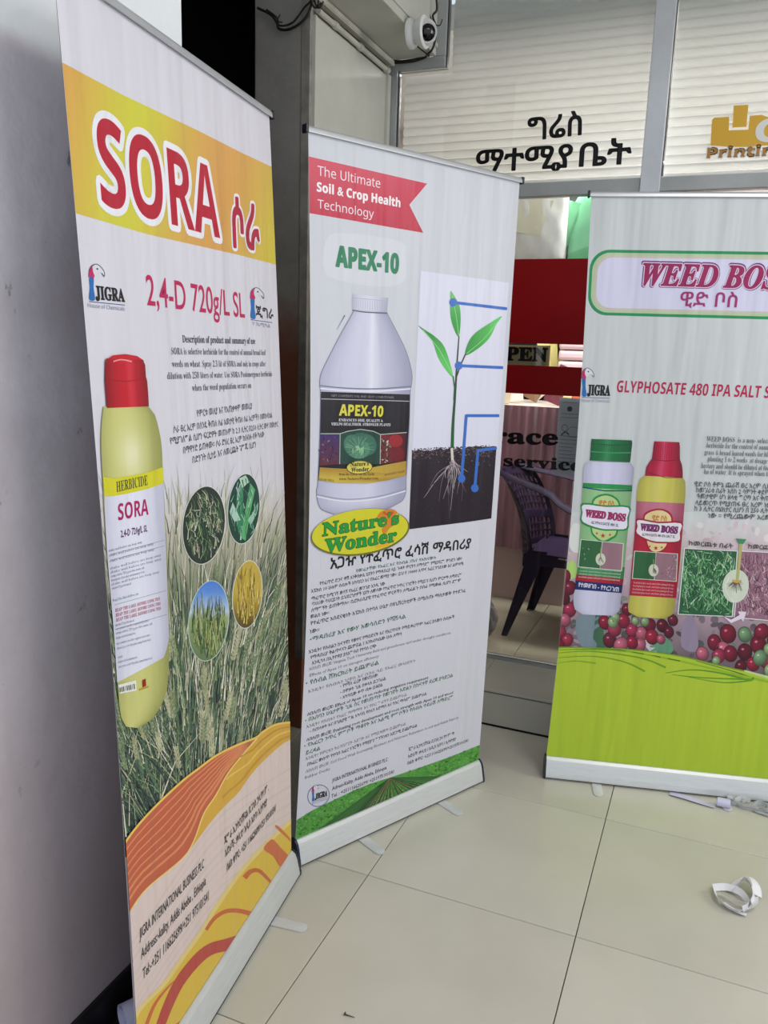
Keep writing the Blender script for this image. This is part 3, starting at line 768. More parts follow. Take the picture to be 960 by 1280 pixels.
A = oval('leaf_inset_print', 304, 636, 19.5, 43.5, 5, (28, 66, 58), None)
A.poly([(300, 672), (306, 676), (312, 640), (318, 612), (312, 604), (305, 640)], (90, 170, 110), 3)
A.poly([(298, 668), (304, 650), (303, 610), (300, 598), (296, 620), (294, 650)], (52, 130, 92), 2)
A.poly([(300, 650), (290, 628), (286, 640), (292, 652)], (170, 205, 190), 3); A.poly([(309, 650), (322, 628), (321, 640), (313, 656)], (150, 195, 170), 3)
A.poly([(302, 610), (298, 598), (306, 594), (311, 602)], (180, 210, 190), 4)
for k in range(110):
    x = rnd.uniform(286, 322); y = rnd.uniform(598, 676); l = rnd.uniform(6, 16)*rnd.choice((-1, 1)); x2 = x+rnd.uniform(-5, 5); y2 = y+l
    if in_oval(304, 636, 19.5, 43.5, x, y) and in_oval(304, 636, 19.5, 43.5, x2, y2):
        A.stroke([(x, y), (x2, y2)], rnd.uniform(0.6, 1.9), jit(rnd.choice([(120, 180, 150), (60, 120, 90), (190, 215, 205), (24, 58, 50)]), 12), rnd.randint(3, 5), w1=0.3)
A.build(B1.fabric)
A = oval('sky_inset_print', 260, 776, 24.5, 50, 6, (90, 140, 210), lambda x, y: mix((74, 128, 214), (190, 205, 225), (y-735)/30) if y < 770 else mix((150, 170, 120), (98, 122, 84), (y-770)/50), ring=(206, 212, 200))
for k in range(240):
    x = rnd.uniform(236, 284); y = rnd.uniform(768, 824); l = rnd.uniform(12, 34); x2 = x+rnd.uniform(-5, 5); y2 = y-l
    if in_oval(260, 776, 24.5, 50, x, y) and in_oval(260, 776, 24.5, 50, x2, y2):
        A.stroke([(x, y), (x2, y2)], rnd.uniform(0.7, 1.6), jit(rnd.choice([(80, 108, 60), (134, 152, 84), (50, 70, 58), (176, 180, 120)]), 12), rnd.randint(3, 5), w1=0.3)
A.build(B1.fabric)
A = oval('gold_inset_print', 308.5, 743, 18, 42, 5, (150, 122, 40), lambda x, y: mix((196, 168, 66), (84, 66, 26), (y-745)/38))
for k in range(200):
    x = rnd.uniform(291, 326); y = rnd.uniform(715, 784); l = rnd.uniform(12, 30); x2 = x+rnd.uniform(-3, 3); y2 = y-l
    if in_oval(308.5, 743, 18, 42, x, y) and in_oval(308.5, 743, 18, 42, x2, y2):
        A.stroke([(x, y), (x2, y2)], rnd.uniform(0.7, 1.5), jit(rnd.choice([(214, 188, 84), (170, 140, 44), (110, 84, 30), (232, 208, 120)]), 12), rnd.randint(3, 5), w1=0.3)
A.build(B1.fabric)

# printed bottle
A = Art(B1, 'bottle_print', 14)
def cyl(c, hl=0.35, dark=0.55):
    return lambda a, b: mix(mix(c, tuple(x*dark for x in c), abs(a-0.45)**2*3.0), (255, 255, 250), hl*math.exp(-((a-0.42)/0.13)**2))
ly = [(128, 508), (125.5, 530), (125, 560), (127, 600), (129, 640), (133, 700), (140, 780), (144, 830), (147, 872), (150, 896), (156, 908)]
ry_ = [(184, 508), (192, 518), (198, 540), (201, 560), (202.5, 598), (205, 640), (207.5, 700), (210, 770), (210, 815), (208, 858), (199, 884), (183, 905), (172, 910)]
def edge(pts, t):
    y0, y1 = pts[0][1], pts[-1][1]; y = y0+(y1-y0)*t
    for (xa, ya), (xb, yb) in zip(pts, pts[1:]):
        if y <= yb+1e-6: return (xa+(xb-xa)*(y-ya)/(yb-ya+1e-9), y)
    return pts[-1]
lp = smooth_path(ly, 4); rp = smooth_path(ry_, 4)
Lf = [edge(lp, i/40) for i in range(41)]; Rt = [edge(rp, i/40) for i in range(41)]
A.lofted(Lf, Rt, 14, lambda a, b: mix(mix((206, 204, 128), (150, 152, 84), abs(a-0.42)**2*3.2), (238, 236, 206), 0.75*math.exp(-((a-0.5)/0.2)**2-((b-0.15)/0.07)**2)), 0)
capL = [(131, 448), (130, 452), (129.5, 474), (129.5, 476), (131, 495), (132, 510)]; capR = [(177, 450), (180, 456), (181, 472), (182.5, 476), (184, 495), (184.5, 508)]
A.poly([(132, 449), (140, 444), (155, 442.5), (170, 445), (179, 451), (156, 458)], (196, 22, 40), 1)
A.lofted(capL, capR, 12, lambda a, b: mix(mix((196, 20, 38), (120, 8, 22), abs(a-0.5)**2*3.4), (236, 90, 100), 0.5*math.exp(-((a-0.62)/0.06)**2)), 2)
A.stroke([(129.5, 474.5), (155, 477), (182, 473)], 0.8, (140, 8, 26), 3)
A.stroke([(140, 452), (150, 449.5), (163, 452)], 1.6, (236, 150, 156), 3, smooth=3)
# label of the bottle
lb = [(128.5, 612), (129.5, 640), (133, 700), (140, 780), (143.5, 830), (145, 853)]; rb = [(202.5, 598), (204, 640), (206.5, 700), (208.5, 760), (209.5, 800), (203, 822)]
A.lofted([edge(smooth_path(lb, 4), i/24) for i in range(25)], [edge(smooth_path(rb, 4), i/24) for i in range(25)], 10, lambda a, b: mix((226, 226, 242), (176, 176, 200), abs(a-0.45)**2*2.4), 2)
A.poly([(127, 596), (140, 598), (160, 595), (185, 590), (202.5, 583.5), (203, 604), (185, 610.5), (160, 616.5), (140, 620), (129, 620.5)], (212, 206, 40), 3)
A.text('HERBICIDE', (144, 615), (183, 606), 13, (52, 54, 34), 'serif', 0.0, layer=4)
A.text('SORA', (146, 650.5), (184, 643), 21, (172, 20, 92), 'bold', 0.0, layer=4)
A.text('2,4-D 720g/L SL', (149.5, 671.5), (182.5, 664), 8.5, (92, 50, 96), 'plain', 0.02, layer=4, res=1)
for i, (y, c) in enumerate([(690, 0), (696, 0), (703, 0), (712, 0), (717, 0), (722, 0), (727, 0), (732, 0), (737, 0), (752, 1), (765, 2), (771, 2), (777, 2), (783, 0), (788, 0), (793, 0), (799, 0), (806, 0), (812, 0), (823, 0), (829, 0), (835, 0)]):
    x0 = 134+(y-690)*0.085; x1 = x0+rnd.choice([24, 42, 56, 60, 64]) - (y > 785)*18; sl = -0.27
    if c == 0:
        A.text(rnd.choice(['composition 720 g per litre amine salt', 'description of product and summary of use', 'shake well before use keep away', 'store in a cool dry place away from food', 'net content one litre registered product']), (x0, y), (x1, y+(x1-x0)*sl), 3.4, (120, 118, 140), 'plain', 0.0, layer=4, res=1)
    elif c == 1: A.text('Read the label before use', (x0, y), (x0+32, y+32*sl), 3.6, (90, 130, 150), 'plain', layer=4, res=1)
    else: A.text('READ THE LABEL BEFORE USING THIS', (x0+2, y), (x0+58, y+56*sl), 4.2, (176, 70, 96), 'serif', layer=4, res=1)
for y in (693, 700, 756, 786): A.stroke([(136+(y-690)*.085, y), (204+(y-690)*.03, y-18)], 0.5, (130, 120, 140), 3)
A.poly([(146, 856), (168, 850), (169, 863), (148, 867)], (232, 232, 226), 5)
for k in range(9): A.stroke([(148+k*2.2, 859-k*0.55), (148.6+k*2.2, 865-k*0.5)], rnd.choice([0.6, 1.3]), (40, 40, 40), 6)
A.poly([(176, 850), (180.5, 848), (181, 857), (176.5, 859)], (150, 30, 20), 5); A.poly([(172, 861), (184, 857), (184, 859), (172, 863)], (190, 150, 30), 5)
A.build(B1.fabric)

# orange wave, cream ground and yellow corner at the foot
A = Art(B1, 'wave_print', 18)
CR = (222, 202, 196)
wtop = smooth_path([(140, 1085), (152, 1057), (170, 1032), (194, 1006), (225, 977), (247, 960), (269, 944), (295, 931), (318, 922), (328, 914), (345, 905), (372, 902)], 5)
wbot = smooth_path([(150, 1160), (159, 1142), (181, 1111), (225, 1074), (240, 1052), (253, 1017), (268, 994), (283, 967), (302, 943), (320, 922.5)], 5)
gold_in = smooth_path([(228, 1072), (245, 1050), (262, 1027), (280, 1007), (297, 990), (308, 974), (322, 957), (342, 938), (358, 926), (374, 922)], 5)
A.poly(gold_in + [(374, 1100), (374, 1300), (140, 1420), (150, 1160), (159, 1142), (181, 1111), (225, 1074)], CR, 0)
for k in range(30):     # faint grain of the cream ground
    y = 1085+k*11; A.stroke(smooth_path([(160, y+100), (225, y), (280, y-70), (370, y-130)], 5), rnd.uniform(0.8, 3), jit((215, 197, 191), 4), 1)
A.poly(wtop + gold_in[::-1] + [(225, 1074), (205, 1090)], (216, 168, 62), 1)
cw = wtop[:[i for i, p in enumerate(wtop) if p[0] < 319][-1]+1]
A.poly(cw + wbot[::-1], (196, 96, 66), 2)
for k in range(1, 8):   # contour lines in the wave
    t = k/8.5; n = 26
    ln_ = []
    for i in range(n+1):
        a = cw[int(i/n*(len(cw)-1))]; b = wbot[int(i/n*(len(wbot)-1))]; ln_.append((a[0]*(1-t)+b[0]*t, a[1]*(1-t)+b[1]*t))
    A.stroke(ln_, 1.6 if k < 6 else 2.6, (222, 138, 92), 3)
A.stroke(wtop, 2.6, (236, 196, 96), 4); A.stroke(wbot, 1.6, (240, 206, 120), 4)
for t, c, w in ((0.25, (196, 140, 44), 1.4), (0.5, (232, 194, 92), 2.2), (0.78, (200, 150, 50), 2.2)):
    i0 = int(len(wtop)*0.62); seg = wtop[i0:]; ln_ = []
    for i in range(25):
        a = seg[int(i/24*(len(seg)-1))]; b = gold_in[int((0.3+0.7*i/24)*(len(gold_in)-1))]; ln_.append((a[0]*(1-t)+b[0]*t, a[1]*(1-t)+b[1]*t))
    A.stroke(ln_, w, c, 4)
yb = smooth_path([(375, 1018), (358, 1030), (328, 1058), (300, 1089), (269, 1133), (250, 1164), (225, 1199), (203, 1230), (178, 1255), (164, 1277), (140, 1325), (130, 1420)], 5)
A.poly(yb + [(380, 1420), (385, 1018)], (222, 186, 66), 2)
A.stroke(yb, 5, (230, 204, 130), 3)
A.poly([(343, 1034), (346, 1032), (360, 1046), (362, 1052), (358, 1048)], (204, 112, 60), 4, smooth=3)
A.poly([(328, 1061), (336, 1050), (341, 1050), (350, 1060), (362, 1074), (350, 1084), (340, 1070)], (206, 108, 62), 4, smooth=3)
A.stroke([(304, 1097), (312, 1089), (322, 1088), (333, 1098), (340, 1106)], 6.5, (200, 104, 56), 4, smooth=4, w1=3)
A.stroke([(256, 1162), (266, 1148), (280, 1139), (296, 1138), (313, 1142)], 4, (204, 104, 56), 4, smooth=4, w1=6)
A.stroke([(196, 1290), (206, 1262), (222, 1228), (244, 1200), (262, 1186), (284, 1180), (310, 1172)], 11, (186, 72, 62), 4, smooth=4, w1=16)
A.stroke([(176, 1296), (190, 1258), (206, 1236), (216, 1226)], 5, (206, 104, 62), 4, smooth=4, w1=1)
A.stroke([(150, 1400), (180, 1340), (215, 1290), (250, 1270)], 12, (196, 84, 60), 4, smooth=4)
A.build(B1.fabric)
line_art(B1, 'address_lettering', 24, [(t, l, r, 13, (48, 40, 48), 'plain', 0.006, False) for t, l, r in (('JIGRA INTERNATIONAL BUSINESS PLC', (172.5, 1174), (253, 1084)), ('Address:-kality, Addis Abeba , Ethiopia', (174.5, 1199), (255.5, 1105)), ('Tel:-+251 116625699/+251 975101541', (176.6, 1224), (259, 1124)))])
line_art(B1, 'address_lettering', 24, [(t, l, r, 9, (52, 44, 52), 'plain', 0.014, True) for t, l, r in (('ጂግራ ኢንተርናሽናል ቢዝነስ ኃላ.የተ.የግ.', (279, 1056), (334, 987)), ('አድራሻ:- ቃሊቲ፣ አዲስ አበባ፣ ኢትዮጵያ', (280, 1071), (332, 1006)), ('ስልክ ቁጥር:- +251 116625699/+251 975101541', (282, 1089), (343, 1013)))])

# ---------------------------------------------------------------- banner 2: soil health banner in the middle
B2 = make_banner('roll-up banner with APEX-10 in green, white jug, seedling and dense Amharic text, in the middle',
                 (-1.0285, 1.9077), 1.0958, 2.0485, -0.0262, 0.0,
                 lambda u, v: 0.006*np.sin(np.pi*np.clip(v/2.05, 0, 1))*np.cos(u*9), end_u=0.0, seed=3.3, colf=lambda u, v: mix((206, 205, 215), (198, 200, 208), (v-1.2)/.4), feet=(0.24, 0.585), foot_len=0.10, inset=0.024,
                 cap=mat('navy_plastic', (24, 26, 60), 0.35))
A = Art(B2, 'ribbon_print', 1)
A.poly([(384, 195), (388, 196), (534, 229.5), (511.6, 256), (529, 291), (384, 266)], (196, 52, 78), 0, colf=lambda x, y: mix((206, 74, 94), (186, 28, 62), (y-205)/75))
A.build(B2.fabric)
line_art(B2, 'ribbon_lettering', 3, [('The Ultimate', (397, 219), (475, 235), 12, (236, 222, 228), 'thin', 0.0, False), ('Soil & Crop Health', (396, 239), (500, 259), 11.5, (240, 232, 236), 'bold', 0.02, False), ('Technology', (397, 260), (467, 272.5), 11, (236, 222, 228), 'thin', 0.0, False)])
A = Art(B2, 'title_glow_print', 1); A.poly([(410, 296), (440, 292), (500, 302), (507, 320), (504, 352), (470, 358), (416, 348), (404, 330)], (205, 207, 214), 0, smooth=5); A.build(B2.fabric)
A = Art(B2, 'title_lettering', 3); A.text('APEX-10', (420, 332.5), (497.5, 341.5), 25, (22, 122, 84), 'bold', 0.035, res=5); A.build(B2.fabric)
# jug
A = Art(B2, 'jug_print', 3)
LL = smooth_path([(442, 388), (438, 396), (424, 421), (409, 450), (401.5, 466), (399.6, 475), (399.5, 483), (400.5, 490), (400, 530), (398.5, 570), (397, 605), (395.5, 612), (396, 622), (398.5, 632), (404, 638), (418, 643)], 3)
RR = smooth_path([(483, 390), (486, 396), (497, 417), (507, 438), (513, 458), (515, 471), (514, 482), (512.5, 492), (511.5, 530), (509.5, 570), (507.5, 600), (507.5, 607), (507, 616), (504, 624), (498, 629), (480, 638)], 3)
def jug(a, b):
    c = mix((205, 204, 224), (158, 158, 184), abs(a-0.42)**2*3.6); c = mix(c, (240, 240, 250), 0.6*math.exp(-((a-0.58)/0.06)**2)*(1 if b < 0.45 else 0.4))
    return mix(c, (150, 150, 176), max(0, b-0.86)*3)
A.lofted(LL, RR, 16, jug, 0)
A.stroke(LL, 1.2, (128, 128, 152), 1); A.stroke(RR, 1.0, (134, 134, 158), 1)
A.lofted([(440.5, 367.5), (440, 374), (440, 386)], [(485, 372.5), (484.5, 379), (483.5, 390.5)], 14, lambda a, b: mix((210, 209, 226), (164, 164, 186), abs(a-0.45)**2*3.2), 2)
for k in range(15): A.stroke([(442+k*2.9, 373+k*0.33), (442+k*2.9, 385+k*0.3)], 0.5, (172, 172, 192), 3)
A.stroke([(440, 387.5), (455, 390), (484, 391.5)], 1.5, (88, 88, 116), 3, smooth=3); A.stroke([(440, 372), (484.5, 376.5)], 0.8, (176, 176, 194), 3)
A.stroke([(400, 482), (430, 485), (470, 486), (513.5, 483)], 1.5, (120, 120, 146), 2, smooth=4); A.stroke([(400, 485.5), (430, 488), (470, 489), (513, 486)], 1.5, (230, 230, 242), 2, smooth=4)
A.stroke([(396, 618), (430, 624), (470, 621), (507, 611)], 1.2, (150, 150, 172), 2, smooth=4); A.stroke([(396, 620.5), (430, 626.5), (470, 623.5), (507, 613.5)], 1.4, (228, 228, 240), 2, smooth=4)
A.stroke([(431, 394), (427, 401), (421, 412)], 1.6, (112, 112, 140), 2, w1=0.4)
A.build(B2.fabric)
A = Art(B2, 'jug_label_print', 8)
A.poly([(401, 489.5), (512, 493), (511.5, 520), (507, 594), (460, 604), (420, 603.5), (397.5, 600), (399.5, 560), (400.5, 520)], (26, 22, 32), 0)
A.stroke([(401, 498.5), (511, 501.5)], 0.8, (190, 188, 200), 2)
A.text('NET CONTENTS SOIL AND CROP CONDITIONER', (414, 495.7), (492, 498), 2.6, (150, 148, 160), 'plain', layer=2, res=1)
A.text('APEX-10', (423.5, 519), (478, 520.5), 13.5, (214, 206, 70), 'bold', 0.02, layer=2, res=3)
A.text('ENHANCES SOIL QUALITY &', (423, 526.5), (478, 527.5), 3.4, (222, 222, 230), 'serif', layer=2, res=1)
A.text('YIELDS HEALTHIER, STRONGER PLANTS', (413.5, 531.5), (487.5, 532.5), 3.4, (222, 222, 230), 'serif', layer=2, res=1)
A.poly([(400, 542), (424, 542.5), (423.5, 580), (399, 582)], (54, 30, 48), 2, colf=lambda x, y: mix((56, 40, 110), (96, 40, 52), (y-540)/25))
A.poly([(475, 543), (508, 541), (506, 576), (474.5, 580)], (110, 28, 40), 2, colf=lambda x, y: mix((124, 34, 44), (66, 20, 34), (x-480)/30))
for k in range(46):
    x = rnd.uniform(400, 422); y = rnd.uniform(544, 580); A.stroke([(x, y), (x+rnd.uniform(-5, 5), y+rnd.uniform(-6, 6))], rnd.uniform(0.5, 1.4), jit(rnd.choice([(120, 50, 60), (60, 60, 70), (150, 130, 90), (60, 44, 110), (30, 24, 32)]), 12), 3)
for k in range(52):
    x = rnd.uniform(475, 488); y = rnd.uniform(546, 579); A.stroke([(x, y), (x+rnd.uniform(-3, 3), y+rnd.uniform(-4, 4))], rnd.uniform(0.6, 1.6), jit(rnd.choice([(200, 206, 196), (110, 140, 110), (40, 60, 46), (24, 24, 26)]), 12), 3)
A.ellipse(494, 551, 9, 8, 0, (150, 34, 44), 4, n=16); A.ellipse(497, 568, 8, 9, 0, (112, 26, 38), 4, n=16)
arch = [(424, 580), (424.5, 542), (434, 539), (450, 536.5), (466, 539), (475, 543), (474.5, 580)]
A.poly(arch, (34, 66, 58), 4); A.stroke([(400, 542)]+arch[1:6]+[(508, 540.5)], 0.9, (180, 196, 184), 6); A.stroke([(424, 580), (424.5, 542)], 0.8, (180, 196, 184), 6); A.stroke([(475, 543), (474.5, 580)], 0.8, (180, 196, 184), 6)
for cx, cy, rx, ry, c in ((449, 557, 19, 16, (52, 98, 82)), (440, 556, 11, 13, (66, 116, 96)), (459, 556, 11, 13, (60, 108, 90)), (449, 562, 14, 11, (80, 134, 106)), (448, 563, 9, 6.5, (136, 186, 140)), (446, 565, 4, 3.5, (186, 214, 176))):
    A.ellipse(cx, cy, rx, ry, -14, c, 5+(rx < 15), n=20)
for k in range(26):
    an = rnd.uniform(0, 6.28); A.stroke([(449+5*math.cos(an), 560+4*math.sin(an)), (449+18*math.cos(an+.2), 559+14*math.sin(an+.2))], 0.6, jit((110, 150, 128), 16), 7)
A.poly([(399, 584), (430, 586), (460, 585), (507, 576), (506.5, 594), (485, 600), (460, 604), (420, 603.5), (397.5, 600)], (198, 172, 66), 8, colf=lambda x, y: mix((204, 182, 72), (150, 100, 40), abs(math.sin(x*.31+y*.7))**3*.7))
A.text('from the Earth...for the Earth', (423, 594), (467, 594), 3.0, (60, 44, 20), 'serif', layer=9, res=1); A.text('www.NaturesWonder.com', (423, 600), (472, 599), 3.2, (60, 44, 20), 'serif', layer=9, res=1)
A.text('NET CONTENTS 1 GALLON', (480, 595), (505, 590), 2.6, (90, 40, 24), 'serif', layer=9, res=1); A.text('SHAKE WELL', (398, 600), (417, 602), 2.6, (110, 50, 24), 'serif', layer=9, res=1)
A.ellipse(448.5, 584, 16.5, 8.5, -3, (90, 84, 30), 10, n=30); A.ellipse(448.5, 584, 15.5, 7.6, -3, (212, 200, 90), 11, n=30)
A.text("Nature's", (437, 583), (460, 581.5), 5.2, (50, 40, 24), 'serif', 0.02, layer=12, res=1); A.text('Wonder', (438, 589.8), (460, 588.5), 5.2, (50, 40, 24), 'serif', 0.02, layer=12, res=1)
A.build(B2.fabric)
# yellow oval brand mark
A = Art(B2, 'oval_mark_print', 22)
A.ellipse(449.5, 665, 62, 28.6, -8, (110, 108, 40), 0, n=48); A.ellipse(449, 664, 60.5, 27.4, -8, (208, 202, 44), 1, n=48, rings=3)
A.poly([(474, 640), (488, 636), (496, 641), (489, 646), (497, 652), (486, 660), (480, 668), (476, 662), (480, 652), (470, 650)], (206, 132, 40), 2, smooth=4)
A.stroke([(478, 640), (486, 644), (490, 639)], 3, (200, 80, 30), 3, smooth=3); A.stroke([(468, 684), (482, 680), (492, 672)], 4, (222, 170, 50), 2, smooth=3)
A.text("Nature's", (402, 669.5), (497, 654), 15.5, (30, 150, 60), 'serif', 0.02, layer=4, outline=((30, 78, 34), 0.05), res=4)
A.text('Wonder', (405, 690.5), (494, 676), 16, (30, 150, 60), 'serif', 0.02, layer=4, outline=((30, 78, 34), 0.05), res=4)
A.build(B2.fabric)
# seedling picture
A = Art(B2, 'seedling_print', 3)
A.poly([(525.5, 338.5), (636, 353.5), (621.5, 560), (515, 564)], (214, 213, 230), 0)
soil = [(515, 563)]
for k in range(1, 24):
    t = k/24; soil.append((515+105.5*t, 563-5*t+rnd.uniform(-2, 1.6)))
soil += [(620.5, 558), (614, 648), (560, 655.5), (511, 661.6)]
A.poly(soil, (34, 24, 36), 1)
for k in range(520):
    t = rnd.random(); y = 561-5*t+abs(rnd.gauss(0, 9)); x = 515+104*t
    A.ellipse(x, y, rnd.uniform(0.4, 1.1), rnd.uniform(0.4, 1.0), 0, jit(rnd.choice([(92, 74, 84), (60, 46, 58), (126, 110, 112), (44, 34, 46)]), 10), 2, n=5)
for k in range(90):
    x = rnd.uniform(516, 612); y = rnd.uniform(585, 645); A.ellipse(x, y, rnd.uniform(0.4, 1.3), rnd.uniform(0.4, 1), 0, jit((52, 40, 56), 8), 2, n=5)
A.stroke([(565, 561), (566, 530), (568.5, 495), (571, 455), (573.5, 420)], 4.4, (24, 96, 46), 3, w1=1.3, smooth=4, col1=(38, 44, 34))
A.stroke([(567, 500), (568, 485), (566, 470)], 1.7, (30, 96, 48), 3); A.stroke([(570, 472), (576, 455), (582, 442)], 1.7, (34, 50, 36), 3)
A.poly([(563, 363.6), (569, 372), (574.5, 384), (575.5, 402), (573, 421), (566, 408), (562.5, 392), (562.5, 375)], (58, 172, 72), 3, smooth=4, colf=lambda x, y: mix((110, 190, 110), (36, 150, 56), (y-365)/40))
A.poly([(627, 395), (620, 406), (611.6, 422.5), (597, 436), (581.4, 444), (585, 428), (594, 416), (610, 405)], (62, 170, 66), 3, smooth=4, colf=lambda x, y: mix((40, 140, 54), (92, 196, 92), (x-585)/35))
A.poly([(522.5, 407), (532, 413), (542, 419.5), (553, 430), (560, 446), (566, 471), (556, 461), (547, 446), (540, 426), (530, 415)], (52, 164, 62), 3, smooth=4, colf=lambda x, y: mix((40, 140, 54), (90, 192, 90), (y-415)/40))
for a in ([(565, 370), (570, 395), (573, 419)], [(622, 402), (604, 424), (583, 442)], [(528, 412), (548, 436), (565, 468)]): A.stroke(a, 0.8, (140, 210, 130), 4, smooth=3)
A.stroke([(564.5, 560), (565.5, 578)], 3.2, (206, 200, 190), 3)
for k in range(26):
    an = rnd.gauss(1.6, 0.6); l = rnd.uniform(20, 74); x0 = 565+rnd.uniform(-3, 3); y0 = 577+rnd.uniform(-2, 4)
    m1 = (x0+l*0.4*math.cos(an)+rnd.uniform(-5, 5), y0+l*0.4*math.sin(an)); m2 = (x0+l*math.cos(an)*0.75+rnd.uniform(-4, 4), y0+l*math.sin(an)); 
    A.stroke([(x0, y0), m1, m2], rnd.uniform(0.6, 1.3), jit(rnd.choice([(196, 184, 184), (140, 124, 134), (96, 82, 94)]), 12), 4, smooth=4, w1=0.25)
BL = (52, 104, 190)
for cx, cy, path in ((566, 378, [(566, 378), (633.5, 386)]), (573, 457, [(573, 457), (628.5, 459.5)]), (576.6, 598, [(576.6, 598), (582.5, 519.5), (623.7, 519.5)]), (593, 610, [(593, 610), (597, 563), (620.7, 560)])):
    for p, q in zip(path, path[1:]): A.stroke([p, q], 3.6, BL, 6)
    A.ellipse(cx, cy, 4.8, 5.2, 0, BL, 7, n=18)
    for p in path[1:-1]: A.ellipse(p[0], p[1], 1.8, 1.8, 0, BL, 6, n=10)
A.build(B2.fabric)
K = (44, 40, 48); KG = (40, 96, 66); KL = (110, 106, 116)
line_art(B2, 'headline_lettering', 3, [('አጋዥ የተፈጥሮ ፈሳሽ ማዳበሪያ', (413, 711), (588, 684.5), 12.5, (22, 20, 26), 'plain', 0.028, True)])
